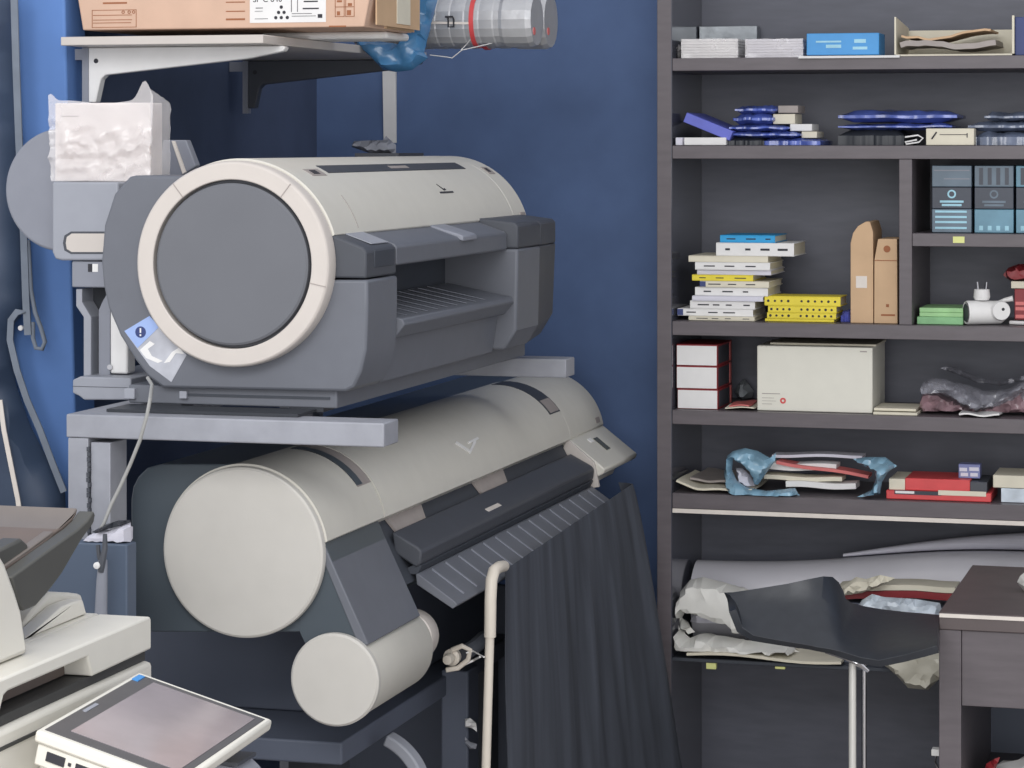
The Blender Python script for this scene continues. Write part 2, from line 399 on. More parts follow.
L = [(727, 138, 764, 145, 'black', 'flat black pack at the bottom left of the blue packs'),
     (762, 138.5, 820, 145, 'bluepack', 'lowest blue film pack, right of the flat black pack'),
     (728, 131.5, 800, 138, 'bluepack', 'wide blue film pack second from the bottom of its pile'),
     (729, 124.5, 789, 131.2, 'bluepack', 'blue film pack in the middle of the left blue pile'),
     (733, 114, 773, 124, 'bluepack', 'thick blue film pack near the top of the left pile'),
     (735, 106, 776, 113.6, 'bluepack', 'small blue film pack topmost of the left pile')]
for i, (x0, y0, x1, y1, m, lb_) in enumerate(L): wrap_pack('plastic_pack', x0, y0, x1, y1, YS+.03+.004*(i % 2), .15, m, lb_, grp='packs on the second shelf', seed=i*3+1, zb=z2 if i < 2 else None)
for (x0, y0, x1, y1, m, lb_) in ((778, 105.5, 798, 113, 'scrap', 'small grey green box on top behind the left blue packs'), (773, 114, 795, 124, 'creampaper', 'pale box beside the top of the left blue packs'),
                              (790, 124, 812, 131, 'paper', 'small white box resting on the wide blue film pack'), (801.5, 131.5, 817, 138, 'creampaper', 'small cream box at the right end of the left blue pile')):
    tag(ibox('small_box', x0, y0, x1, y1, YS+.05, .08, m), lb_, 'box', 'small boxes among the blue packs')
L = [(838, 130, 904, 145, 'black', 'dark pack under the wrinkled blue packs in the middle of the second shelf', 0),
     (838, 123.8, 952, 129.6, 'bluepack', 'long wrinkled blue pack, lower of two in the middle', 1), (838, 111, 957, 122.2, 'bluepack', 'long wrinkled blue pack, upper of two in the middle', 1)]
for i, (x0, y0, x1, y1, m, lb_, k) in enumerate(L): wrap_pack('plastic_pack', x0, y0, x1, y1, YS+.06, .15, m, lb_, grp='packs on the second shelf', seed=i*5+30, zb=None if k else z2, amp=.0035)
t = thing('clip_box', 'small white box with pencil drawing in front of the blue packs', 'box', (P(950, 143, YS).x, YS+.03, z2))
a, b = P(926, 128.5, YS+.01), P(974, 143, YS+.01)
MB().box(a.x, b.x, YS+.01, YS+.045, z2, a.z).build('carton', 'creampaper', t, bevel=.0012)
pm = MB(); q0, q1 = P(931, 139, YS), P(936, 132, YS); pm.tube([(q0.x, YS+.0097, q0.z), (q1.x, YS+.0097, q1.z)], .0016, 6)
q0, q1 = P(939, 134.3, YS), P(966, 133.5, YS); pm.box(q0.x, q1.x, YS+.0094, YS+.0102, q0.z-.0012, q0.z); pm.box(q1.x, q1.x+.002, YS+.0094, YS+.0102, q0.z-.006, q0.z+.002)
pm.build('drawing', 'ink', t)
cm = MB(); pth = [P(x, y, YS+.012) for x, y in ((905, 133.5), (918, 131.5), (923, 134.5), (919, 138.5), (906, 140.5), (905, 138.5), (917, 136))]
cm.tube(pth, .0016, 6); tag(cm.build('paper_clip', 'paper'), 'large white paper clip left of the white box with pencil drawing', 'clip'); bpy.context.scene.objects['paper_clip'].location.z = z2+.0005
for i, (x0, y0, x1, y1, k) in enumerate(((974.5, 132, 1040, 145, 0), (968, 122, 1040, 131, 1), (984, 113, 1040, 121, 1))):
    wrap_pack('plastic_pack', x0, y0, x1, y1, YS+.05, .15, 'darkpack', ('bottom', 'middle', 'topmost')[i] + ' grey blue clear film pack of the pile at the right end', grp='packs on the second shelf', seed=60+i*4, zb=None if k else z2, amp=.003)

# ---- third shelf, left: books
z3 = S[3][0] + .0006
def book(x0, y0, x1, y1, Y, dep, cover, label, zb=None, zt=None, spine=None, marks=0, rz=0, grp=None, name='book', dots=False):
    xm = (x0+x1)/2; a, b = P(x0, y0, Y), P(x1, y1, Y)
    zt = P(xm, y0, Y).z if zt is None else zt; zb = P(xm, y1, Y).z if zb is None else zb
    t = thing(name, label, 'book', ((a.x+b.x)/2, Y+dep/2, zb), grp); h = zt-zb; c = min(.0016, h*.2)
    mb = MB(); mb.box(a.x, b.x, Y, Y+dep, zb, zb+c); mb.box(a.x, b.x, Y, Y+dep, zt-c, zt); mb.box(a.x, b.x, Y, Y+.0018, zb+c, zt-c)
    mb.build('cover', cover, t, bevel=.0004)
    MB().box(a.x+.0015, b.x-.002, Y+.0018, Y+dep-.002, zb+c, zt-c).build('pages', 'creampaper', t)
    w = b.x-a.x
    if spine: MB().box(a.x-.0003, a.x+.011, Y-.0006, Y+.004, zb+c*.5, zt-c*.5).build('spine_label', spine, t)
    if marks:
        mk = MB(); r = random.Random(int(x0*10+y0))
        if dots:
            for k in range(11):
                if k == 4: continue
                cx = a.x+w*(.05+.088*k); mk.lathe([(0, 0), (.0022 if k % 3 else .0026, 0), (.0022, -.0006), (0, -.0006)], (cx, Y, (zb+zt)/2), 'y', 10)
        else:
            u = .12
            while u < .85:
                l = r.uniform(.06, .2); mk.box(a.x+w*u, a.x+w*min(u+l, .92), Y-.0005, Y, zb+h*.42, zb+h*.58); u += l+r.uniform(.06, .2)
        mk.build('title', 'ink', t)
    return t
BK = [(688.5, 316.5, 754.5, 'creampaper', None, 1, 'bottom cream book of the tall pile on the third shelf'),
      (677.5, 309, 753, 'paper', 'navy', 1, 'white book with navy spine end, second from the pile bottom'),
      (690, 301, 755, 'paper', None, 1, 'white book lying on the navy ended book low in the pile'),
      (692, 296.2, 763, 'paperlil', None, 0, 'thin lilac white book low in the tall pile'),
      (695, 287.5, 768, 'paper', None, 1, 'thick white book with a dark title in the pile middle'),
      (700, 281.3, 769, 'creampaper', 'navy', 1, 'cream book with navy spine end right under the yellow book'),
      (692, 275, 753, 'yellow', None, 1, 'yellow book in the tall white pile'),
      (697, 270, 771, 'paperlil', None, 0, 'thin book lying directly on the yellow book in the pile'),
      (695, 262.5, 770, 'paper', None, 1, 'white book second above the yellow book in the pile'),
      (688.5, 256, 768, 'creampaper', None, 0, 'cream book sticking out left below the thick white top book'),
      (716, 243, 794, 'paper', None, 1, 'thick white book under the small blue one at the pile top'),
      (720, 235.3, 775, 'cyan', None, 1, 'small bright blue book topmost of the tall pile')]
zb = z3
for i, (x0, y0, x1, cv, sp, mk, lb_) in enumerate(BK):
    Y = YS+.03+rnd.uniform(-.006, .006); zt = P((x0+x1)/2, y0, Y).z
    book(x0, y0, x1, y0, Y, .145+rnd.uniform(-.015, .015), cv, lb_, zb=zb, zt=zt, spine=sp, marks=mk, grp='books in the tall pile'); zb = zt+.0003
o = MB().box(0, .02, 0, .05, 0, .006).build('pen_case', 'scrap'); o.location = (P(781, 290, YS+.16).x, YS+.16, z3); 
bpy.data.objects.remove(o)
zb = z3
YBK = [(765, 319, 834, 'yellow', 'bottom yellow book with faded spine in the short pile', 0), (767, 313, 836, 'yellow', 'yellow dotted book, second from the bottom of the short pile', 1),
       (768, 306.2, 836.5, 'yellow', 'yellow dotted book just under the tilted top yellow one', 1), (764.5, 296.5, 840.5, 'yellow', 'thick yellow dotted book topmost of the short pile', 1)]
for i, (x0, y0, x1, cv, lb_, dt) in enumerate(YBK):
    Y = YS+.035; zt = P((x0+x1)/2, y0, Y).z
    t = book(x0, y0, x1, y0, Y, .085, cv, lb_, zb=zb, zt=zt, marks=dt, dots=True, grp='yellow books'); zb = zt+.0003
# tan cartons
def carton(x0, x1, prof_px, Y, dep, label, hole, name='tan_carton'):
    q = XZ(prof_px, Y); z0 = z3
    t = thing(name, label, 'box', ((q[0][0]+q[-1][0])/2, Y+dep/2, z0))
    prof = [(x, max(z, z0) if i not in (0, len(q)-1) else z0) for i, (x, z) in enumerate(q)]
    MB().prism_y(prof, Y, Y+dep).build('carton', 'card2', t, bevel=.001)
    return t, q
t, q = carton(850, 874, [(850.5, 322), (850.5, 243), (853, 233), (858, 226), (866, 221.5), (870, 222), (873, 232), (873.3, 322)], YS+.03, .12, 'tall tan carton with rounded shoulder beside the yellow books', False)
a, b = P(856, 276, YS+.03), P(867, 288, YS+.03); MB().box(a.x, b.x, YS+.0294, YS+.0302, b.z, a.z).build('tape', 'edge', t)
t2, q = carton(874, 898, [(874, 322), (874.3, 260), (878, 239), (897, 239), (897.5, 322)], YS+.028, .12, 'shorter tan carton with dark hole beside the divider', True)
a = P(887, 249, YS+.028); MB().lathe([(0, 0), (.0065, 0), (.0065, -.0008), (0, -.0008)], (a.x, YS+.0282, a.z), 'y', 20).build('hole_mark', 'print_', t2)
mk = MB(); a, b = P(874.5, 260, YS+.028), P(897, 261, YS+.028); mk.box(a.x, b.x, YS+.0274, YS+.0282, b.z, a.z)
a, b = P(879, 315, YS), P(893, 317, YS); mk.box(a.x, b.x, YS+.0274, YS+.0282, b.z, a.z); a, b = P(884, 305, YS), P(887, 308, YS); mk.box(a.x, b.x, YS+.0274, YS+.0282, b.z, a.z)
mk.build('printing', 'print_', t2)
o = wrap_pack('paper_packet', 840.8, 312, 850, 322, YS+.06, .1, 'lilac', 'small bluish packet wedged between the yellow books and tan carton', 'packet', zb=z3)

# ---- upper right compartment: ink boxes
zs = ZSUB[0]+.0006; zq = [zs, P(960, 209, YS+.03).z, P(960, 187, YS+.03).z, P(960, 165.5, YS+.03).z]
cols = [(932, 971.5, ('teal2', 'tealdk', 'teal2')), (974.5, 1013.5, ('teal', 'tealdk', 'teal2')), (1016, 1055, ('teal', 'tealdk', 'teal'))]
where = ('left column', 'middle column', 'right column cut by the photo edge'); lev = ('bottom', 'middle', 'top')
look = [('grey ink box with pale stripes', 'dark ink box with pale blue ring and word', 'grey folded film wrapped ink box'),
        ('teal ink box with pale square marks along its foot', 'dark ink box with faint grey ring', 'grey blue ink box with dark vertical stripes'),
        ('teal blue ink box', 'dark ink box', 'striped teal ink box')]
for ci, (x0, x1, ms) in enumerate(cols):
    for k in range(3):
        Y = YS+.03+rnd.uniform(0, .006); a, b = P(x0, 200, Y), P(x1, 200, Y); zb, zt = zq[k]+.0004, zq[k+1]-.0004
        t = thing('ink_box', look[ci][k] + ', ' + lev[k] + ' of the ' + where[ci], 'box', ((a.x+b.x)/2, Y+.08, zb), 'ink cartridge boxes')
        MB().box(a.x, b.x, Y, Y+.16, zb, zt).build('carton', ms[k], t, bevel=.001)
        w, h = b.x-a.x, zt-zb; mk = MB(); mm = 'palet'
        if k == 1:
            mk.lathe([(.005, 0), (.008, 0), (.008, -.0006), (.005, -.0006)], ((a.x+b.x)/2, Y, zb+h*.68), 'y', 18)
            mk.box(a.x+w*.2, b.x-w*.2, Y-.0006, Y, zb+h*.28, zb+h*.38); mk.box(a.x+w*.25, b.x-w*.25, Y-.0006, Y, zb+h*.12, zb+h*.22)
            mm = 'palet' if ci == 0 else 'teal2'
        elif ci == 0 and k == 0:
            for q_ in (.15, .4, .62, .85): mk.box(a.x+w*.08, b.x-w*.12, Y-.0006, Y, zb+h*q_, zb+h*(q_+.09))
        elif ci == 0:
            mk.box(a.x+w*.05, b.x-w*.05, Y-.0006, Y, zb+h*.75, zb+h*.8); mk.box(a.x+w*.3, b.x-w*.05, Y-.0006, Y, zb+h*.35, zb+h*.4); mm = 'pgrey2'
        else:
            for q_ in (.12, .34, .56, .78): mk.box(a.x+w*q_, a.x+w*(q_+.1), Y-.0006, Y, zb+h*.1, zb+h*(.3 if k == 0 else .9))
            mm = 'palet' if k == 0 else 'tealdk'
        mk.build('printing', mm, t)
# ---- lower right compartment
for i, (y0, y1) in enumerate(((317, 323), (312.6, 316.8), (308, 312.4))):
    o = ibox('green_folder', 917 if i == 0 else 919.5, y0, 963, y1, YS+.03+.003*i, .12, ('green', 'green2', 'green2')[i], z3 if i == 0 else None, bevel=.0008)
    tag(o, ('bottom', 'middle', 'top')[i] + ' flat green box of the small green pile beside the divider', 'box', 'flat green boxes')
t = thing('socket_adapter', 'white round wall socket adapter lying on its side by the green boxes', 'adapter', (P(985, 322, YS).x, YS+.05, z3))
c0, c1 = P(965, 313, YS+.05), P(1006, 311, YS+.05); r = (c0.z-z3)
c0.z = z3+.0225; c1.z = z3+.0225
ax = (c1-c0); n = 28; mb = MB()
def ringx(x, r): return [(x, YS+.05+r*math.cos(2*math.pi*k/n), z3+.0225+r*math.sin(2*math.pi*k/n)) for k in range(n)]
mb.loft([ringx(c0.x+.02, .015), ringx(c0.x+.002, .0185), ringx(c0.x, .021), ringx(c0.x+.003, .0222), ringx(c1.x-.01, .0215), ringx(c1.x, .014)]); mb.build('body', 'paper', t)
p = P(996, 311, YS+.028); MB().lathe([(0, 0), (.0165, 0), (.0185, .006), (0, .012)], (p.x, YS+.022, p.z), 'y', 28).build('socket_face', 'paper', t)
MB().lathe([(0, -.0006), (.003, -.0006), (.003, .001), (0, .001)], (p.x+.003, YS+.0225, p.z+.003), 'y', 12).build('socket_hole', 'ink', t)
MB().lathe([(0, 0), (.0165, 0), (.0165, -.0006), (0, -.0006)], (c0.x-.0004, YS+.05, z3+.0225), 'x', 24).build('opening', 'block', t)
t.rotation_euler.z = .42
t = thing('power_plug', 'white two pin plug lying on the round socket adapter', 'plug', (P(981, 303, YS).x, YS+.045, z3+.045))
a, b = P(973, 293, YS+.04), P(990, 303, YS+.04)
MB().lathe([(0, 0), (.013, .0), (.0155, .006), (.014, .02), (0, .021)], ((a.x+b.x)/2, YS+.045, z3+.0455), 'z', 20).build('plug_body', 'paper', t)
for dx in (-.007, .007): MB().tube([((a.x+b.x)/2+dx, YS+.045, z3+.064), ((a.x+b.x)/2+dx*1.2, YS+.045, z3+.079)], .0024, 8).build('pin', 'chrome', t)
o = MB().tube([P(999, 302, YS+.07), P(1005, 300, YS+.07), P(1013, 298.5, YS+.07)], [.003, .004, .0055], 10).build('cable_end', 'paper'); tag(o, 'short white cable stub pointing right behind the socket adapter', 'cable'); 
o = MB().tube([(P(1008, 318, YS+.06).x+.004, YS+.06, z3+.004), (P(1024, 319, YS+.05).x, YS+.05, z3+.004), (P(1040, 321, YS+.04).x, YS+.04, z3+.004)], .0036, 8).build('power_cable', 'paper'); tag(o, 'white cable running right along the third shelf', 'cable')
def stackbox(x0, y0, x1, y1, m, name, lb_, zb=None): return tag(ibox(name, x0, y0, x1, y1, YS+.07, .1, m, zb), lb_, 'box')
o = stackbox(1014.5, 289, 1045, 314, 'dred', 'red_box', 'dark red box with pink bands right of the socket adapter', z3+.0085)
mk = MB(); a, b = P(1015, 300, YS+.07), P(1044, 300, YS+.07)
for z in (.012, .026, .036): mk.box(a.x+.001, b.x, YS+.0694, YS+.0702, z3+z, z3+z+.006)
mk.build('band', 'pinkred', o)
o = stackbox(1011, 281.5, 1045, 288.6, 'creampaper', 'white_box', 'flat white box lying on the dark red box')
o = MB().pillow([(1003, 275), (1008, 268), (1018, 264), (1040, 264), (1040, 280.6), (1010, 280.6)], YS+.11, .08, .004, 4, 4).build('red_bag', 'dred'); tag(o, 'dark red glossy bag topmost at the right end of the third shelf', 'bag')

# ---- fourth shelf
z4 = S[4][0]+.0006
zb = z4
for i, (y0, y1) in enumerate(((389, 410), (366, 388), (344.5, 365))):
    Y = YS+.025; x0, x1 = (677.5, 718) if i == 0 else (676.5, 717.5); a, b = P(x0, y0, Y), P(x1, y0, Y); zt = P(697, y0, Y).z
    t = thing('red_box', ('bottom', 'middle', 'top')[i] + ' box of the three dark red boxes with white fronts', 'box', ((a.x+b.x)/2, Y+.07, zb), 'dark red boxes with white fronts')
    MB().box(a.x, b.x, Y, Y+.14, zb, zt).build('carton', 'dred', t, bevel=.0008)
    MB().box(a.x+.001, b.x-.0015, Y-.0006, Y+.001, zb+.0012, zt-.0025).build('front_label', 'paper', t)
    MB().box(b.x-.0004, b.x+.0006, Y+.118, Y+.132, zb+.002, zt-.002).build('side_stripe', 'pinkred', t)
    MB().box(b.x-.0004, b.x+.0004, Y+.01, Y+.11, zb+.004, zt-.004).build('side_print', 'recess', t)
    zb = zt+.0004
o = MB().pillow([(735, 391), (738, 384), (744, 377), (748, 382), (754, 390), (752, 396), (743, 398), (738, 395)], YS+.24, .03, .006, 4, 3).build('foil_ball', 'stone', smooth=15); tag(o, 'crumpled grey foil lump at the back between red boxes and white carton', 'foil'); o.location.z = z4
for i, (m, lb_) in enumerate((('creampaper', 'cream leaflet lying flat between red boxes and white carton'), ('pinkred', 'small red leaflet lying on the cream one'))):
    a, b = P(726+3*i, 409, YS+.03), P(755-6*i, 409, YS+.03)
    rows = [[(a.x+(b.x-a.x)*j/8, YS+.02+.01*i+.1*k/4, z4+.0025+.003*i+.003*math.sin(k*.7+j*.3)**2) for j in range(9)] for k in range(5)]
    tag(MB().grid(rows, -.0018).build('leaflet', m), lb_, 'leaflet')
t = thing('white_carton', 'large plain white carton with tiny red emblem on the fourth shelf', 'box', (P(815, 410, YS).x, YS+.1, z4))
a, b = P(757, 345.5, YS+.03), P(872.5, 347, YS+.03)
MB().box(a.x, b.x, YS+.03, YS+.2, z4, a.z).build('carton', 'cartonwhite', t, bevel=.002)
MB().box(a.x+.02, b.x+.002, YS+.06, YS+.202, a.z+.0005, a.z+.004).build('lid_flap', 'creampaper', t)
mk = MB(); 
for (x0, y0, x1, y1) in ((762, 393, 780, 394.2), (762, 397.5, 774, 398.2), (762, 400.5, 776, 401.2), (762, 403.5, 772, 404.2), (860, 351, 867, 352.3)):
    p, q = P(x0, y0, YS+.03), P(x1, y1, YS+.03); mk.box(p.x, q.x, YS+.0294, YS+.0301, q.z, p.z)
mk.build('printing', 'scrap', t)
p = P(783, 400.7, YS+.03); mk = MB().lathe([(.0024, 0), (.0056, 0), (.0056, -.0006), (.0024, -.0006)], (p.x, YS+.0299, p.z), 'y', 18); mk.build('emblem', 'red', t)
for i, (y0, y1, lb_) in enumerate(((410.5, 414, 'lower cream notepad right of the large white carton'), (405.5, 410, 'upper cream notepad right of the large white carton'))):
    a, b = P(873.5, y0, YS+.02), P(917.5-i*2, y1, YS+.02); zt = z4+.0045*(i+1)+.002*i
    tag(MB().box(a.x, b.x, YS+.015+.01*i, YS+.13, zt-.0048, zt).build('notepad', 'creampaper', bevel=.0006), lb_, 'notepad')
for i, (pts, m, th, lb_, yo) in enumerate((
    ([(921, 414), (921, 400), (925, 392), (940, 394), (958, 402), (975, 412), (975, 415)], 'pinkpack', .09, 'pinkish grey film wrapped bundle at the left of the clear bag pile', .1),
    ([(976, 415), (985, 409), (1004, 400), (1024, 388), (1050, 384), (1050, 415)], 'pinkpack', .09, 'pinkish grey film bundle at the right end of the fourth shelf', .1),
    ([(919, 391), (923, 382), (932, 378), (946, 379), (962, 386), (978, 398), (984, 407), (976, 411), (958, 401), (940, 393), (926, 395)], 'clearbag', .06, 'crumpled clear plastic bag draped over the left bundle', .04),
    ([(936, 384), (950, 381), (966, 384), (985, 391), (1004, 389), (1024, 384), (1050, 380), (1050, 400), (1015, 402), (992, 410), (975, 408), (955, 398)], 'clearbag', .05, 'crumpled clear bag in the middle of the wrapped bundles', .08),
    ([(984, 408), (1000, 396), (1020, 382), (1050, 374), (1050, 384), (1024, 391), (1004, 402)], 'clearbag', .05, 'grey clear film roll on the right bundle', .04),
    ([(940, 368), (950, 366), (980, 377), (1000, 381), (1024, 376), (1050, 372), (1050, 376), (1024, 380), (1000, 386), (978, 383)], 'clearbag', .04, 'dark clear plastic sheet rising behind the wrapped bundles', .17))):
    o = MB().pillow(pts, YS+yo, th, .013 if i > 1 else .009, 3, i+11, fr=75).build('plastic_bag', m, smooth=28); tag(o, lb_, 'bag', 'clear plastic bags on the fourth shelf')
    if i < 2: o.location.z = z4
a, b = P(960, 410, YS+.02), P(1000, 413, YS+.02); tag(MB().grid([[(a.x+(b.x-a.x)*j/8, YS+.005+.03*k, z4+.0035+.002*math.sin(j+k)) for j in range(9)] for k in range(3)], -.003).build('paper_slip', 'paper'), 'white paper slip lying flat in front of the clear bag pile', 'paper')

# ---- fifth shelf
z5 = S[5][0]+.0006
for i, (x0, x1, yo, dz, lift, m, lb_) in enumerate(((676, 752, .012, .0, .014, 'creampaper', 'lower cream envelope with curled corner at the left of the fifth shelf'), (690, 748, .06, .009, .004, 'scrap', 'upper grey envelope lying on the cream one'))):
    a, b = P(x0, 495, YS+yo), P(x1, 495, YS+yo)
    rows = [[(a.x+(b.x-a.x)*j/14, YS+yo+.17*k/6, z5+.0055+dz+lift*max(0, 1-j/4.)**1.5+.001*math.sin(j+k)) for j in range(15)] for k in range(7)]
    tag(MB().grid(rows, -.004).build('envelope', m), lb_, 'envelope')
o = MB(zmin=z5+.001).pillow([(727, 456), (733, 451), (745, 448), (758, 451), (770, 458), (776, 453), (775, 461), (767, 472), (758, 485), (754, 484), (753, 477), (748, 469), (739, 462), (733, 459), (732, 470), (737, 481), (746, 487), (766, 491), (795, 488), (800, 497), (760, 499), (749, 501), (736, 499), (727, 491), (724, 475), (726, 462)], YS+.02, .045, .009, 3, 5, fr=60).build('plastic_bag', 'palebag', smooth=45)
tag(o, 'pale blue plastic bag end, left of the papers on the fifth shelf', 'bag')
o = MB(zmin=z5+.001).pillow([(736, 468), (742, 468), (751, 476), (755, 486), (746, 488), (738, 482)], YS+.045, .03, .004, 3, 5).build('paper_wad', 'paperlil', smooth=25); tag(o, 'crumpled lilac white paper inside the left blue bag end', 'paper')
o = MB(zmin=z5+.001).pillow([(853, 459), (866, 457), (885, 457), (897, 466), (888, 472), (882, 482), (880, 494), (862, 497), (857, 497), (872, 490), (876, 478), (874, 470), (864, 466)], YS+.02, .045, .008, 3, 8, fr=60).build('plastic_bag', 'palebag', smooth=45)
tag(o, 'pale blue plastic bag end, right of the papers on the fifth shelf', 'bag')
PP = [(786, 487, 856, 498.5, 'paper', 'white paper pack lowest in the blue bag', 0, 0), (764, 479.5, 842, 487, 'creampaper', 'cream papers second from the bottom in the blue bag', 0, .01), (762, 469, 836, 479, 'paper', 'white sheaf in the middle of the papers in the blue bag', 0, .02),
      (776, 464, 868, 470.5, 'pinkred', 'red folder sticking out of the papers in the blue bag', .12, .01), (772, 457, 862, 463, 'paperlil', 'white papers topmost in the blue bag', -.02, .03)]
for i, (x0, y0, x1, y1, m, lb_, tilt, yo) in enumerate(PP):
    a, b = P(x0, y0, YS+.05+yo), P(x1, y1, YS+.05+yo); zb = z5 if i == 0 else b.z; h = a.z-zb
    rows = [[(a.x+(b.x-a.x)*j/10, YS+.05+yo+.05*k/3, zb+h-tilt*(b.x-a.x)*(j/10-.0)+.0015*math.sin(j*.7+i)) for j in range(11)] for k in range(4)]
    tag(MB().grid(rows, -h*.9).build('paper_sheaf', m), lb_, 'papers', 'papers in the blue bag')
t = thing('red_tray', 'red slotted tray with black and white label, under the flat red box', 'box', (P(938, 500, YS).x, YS+.08, z5))
a, b = P(886, 490, YS+.02), P(991, 502, YS+.02)
MB().box(a.x, b.x, YS+.02, YS+.15, z5, a.z).build('tray_body', 'red', t, bevel=.002)
p, q = P(893, 491.5, YS), P(940, 497, YS); MB().box(p.x, q.x, YS+.0192, YS+.0205, q.z, p.z).build('dark_window', 'recess', t)
p, q = P(937, 491.5, YS), P(985, 498, YS); MB().box(p.x, q.x, YS+.0188, YS+.0205, q.z, p.z).build('white_label', 'creampaper', t)
p, q = P(894, 492, YS), P(913, 495, YS); MB().box(p.x, q.x, YS+.0186, YS+.0205, q.z, p.z).build('tag', 'paper', t)
t = thing('red_carton', 'flat red box with cream end lying on the red slotted tray', 'box', (P(938, 488, YS).x, YS+.08, a.z))
zb = a.z+.0004; a2, b2 = P(889, 477.5, YS+.025), P(987, 489, YS+.025)
MB().box(P(905, 480, YS+.025).x, P(970, 480, YS+.025).x, YS+.025, YS+.14, zb, a2.z).build('carton', 'red', t, bevel=.0015)
MB().box(a2.x, P(905, 480, YS+.025).x, YS+.025, YS+.14, zb, a2.z-.002).build('cream_end', 'creampaper', t, bevel=.001)
MB().box(P(970, 480, YS+.025).x, b2.x, YS+.025, YS+.14, zb, a2.z-.003).build('dark_end', 'block', t, bevel=.001)
t = thing('small_tin', 'small blue and white printed box standing on the flat red box', 'box', (P(969, 477, YS).x, YS+.06, a2.z))
p, q = P(958.5, 464, YS+.05), P(980, 477, YS+.05); MB().box(p.x, q.x, YS+.05, YS+.08, a2.z+.0004, p.z).build('carton', 'tinblue', t, bevel=.001)
mk = MB(); w = q.x-p.x; h = p.z-a2.z
for (u0, u1, v0, v1) in ((.05, .4, .5, .75), (.5, .95, .55, .8), (.1, .45, .15, .4), (.55, .9, .15, .4)): mk.box(p.x+w*u0, p.x+w*u1, YS+.0494, YS+.0502, a2.z+h*v0, a2.z+h*v1)
mk.build('printing', 'paperlil', t)
o = ibox('white_box', 1001, 489, 1050, 503, YS+.03, .12, 'mixed', z5); tag(o, 'pale teal white box, lower of two at the right end of the fifth shelf', 'box')
o = ibox('white_box', 993, 476, 1050, 488.5, YS+.03, .12, 'creampaper'); tag(o, 'cream white box, upper of two at the right end of the fifth shelf', 'box')

# ---- bottom shelf
z6 = S[6][0]+.0006
rings, rings2 = [], []
for i in range(33):
    u = i/32; x = 697+(1085-697)*u; top = P(x, 560-9*u+3*math.sin(u*7), YS+.19); rz = (top.z-z6)/2; w1 = 1+.05*noise.noise(Vector((u*9, 2, 0)))
    rings.append([(top.x, YS+.19+.066*w1*math.cos(2*math.pi*k/26)*(1+.12*math.sin(3*2*math.pi*k/26+u*4)), z6+rz+rz*math.sin(2*math.pi*k/26)) for k in range(26)])
    if i >= 12:
        r2 = .003+.018*((i-12)/20)
        rings2.append([(top.x, YS+.20+r2*1.4*math.cos(2*math.pi*k/16), top.z+.0012+r2+r2*math.sin(2*math.pi*k/16)) for k in range(16)])
o = MB().loft(rings).build('plastic_roll', 'rollgrey', smooth=60); tag(o, 'long grey white plastic sheet roll lying along the back of the bottom shelf', 'roll')
o = MB().loft(rings2).build('plastic_roll', 'paperlil', smooth=60); tag(o, 'thin lilac roll lying on top of the long grey white roll', 'roll')
o = MB(zmin=z6+.05).pillow([(696, 606), (735, 618), (748, 634), (742, 640), (700, 637), (690, 625)], YS+.105, .02, .004, 5, 8).build('crumpled_sheet', 'paperlil', smooth=20); tag(o, 'lilac grey folded sheet between the two white crumpled heaps', 'sheet')
WT = [([(673, 607), (680, 592), (690, 580), (703, 577), (722, 582), (750, 590), (765, 594), (762, 630), (735, 634), (728, 625), (705, 618), (685, 612), (682, 618), (695, 632), (688, 634), (675, 618)], .09, .004, 'large crumpled white sheet at the left of the bottom shelf', .05, 2),
      ([(675, 625), (690, 638), (700, 634), (725, 636), (745, 640), (790, 645), (800, 655), (700, 655), (684, 655), (673, 640)], .09, .011, 'white crumpled bag under the large crumpled sheet', .04, 6)]
for pts, th, am, lb_, yo, sd in WT:
    o = MB(zmin=z6+(.014 if sd == 6 else .02), xmin=xl1+.004).pillow(pts, YS+yo, th, am, 5, sd, fr=45).build('crumpled_sheet', 'tissue', smooth=18); tag(o, lb_, 'sheet')
t = MB(); a, b = P(688, 656, YS), P(842, 656, YS)
t.grid([[(a.x+(b.x-a.x)*j/12, YS-.012+.12*k/5, z6+.006+.004*math.sin(j*.5)) for j in range(13)] for k in range(6)], -.005); tag(t.build('paper_sheaf', 'creampaper'), 'flat paper sheaf along the front of the bottom shelf left of the black stool', 'papers')
# papers with red edge
a, b = P(838, 583, YS+.04), P(956, 583, YS+.04); z0_ = z6+.0
zz = P(900, 597, YS+.04).z
tag(MB().box(a.x, b.x+.03, YS+.035, YS+.105, z6, zz-.014).build('storage_box', 'cabinet'), 'dark box on the bottom shelf carrying the red edged papers', 'box')
for i, (h0, h1, m, lb_) in enumerate(((-.013, .0, 'dred', 'dark red folder under the cream papers on the bottom shelf'), (.004, .014, 'creampaper', 'cream paper stack on the dark red folder'))):
    rows = [[(a.x+(b.x-a.x)*j/12, YS+.03+.075*k/4, zz+h1-.010*(max(0, 1-j/5.))+.001*math.sin(j)) for j in range(13)] for k in range(5)]
    tag(MB().grid(rows, -(h1-h0)).build('paper_stack', m), lb_, 'papers')
o = MB().pillow([(840, 596), (843, 586), (856, 577), (866, 579), (880, 575), (895, 578), (880, 586), (862, 593)], YS+.012, .03, .006, 4, 3).build('crumpled_paper', 'creampaper', smooth=18); tag(o, 'crumpled cream paper lying on the red edged papers', 'paper')
o = MB().pillow([(855, 610), (862, 600), (872, 594), (884, 597), (915, 599), (940, 603), (945, 625), (925, 618), (915, 615), (904, 618), (880, 614)], YS-.03, .04, .006, 4, 9).build('printed_bag', 'mixed', smooth=20); tag(o, 'white plastic bag with blue print hanging over the bottom shelf edge', 'bag')
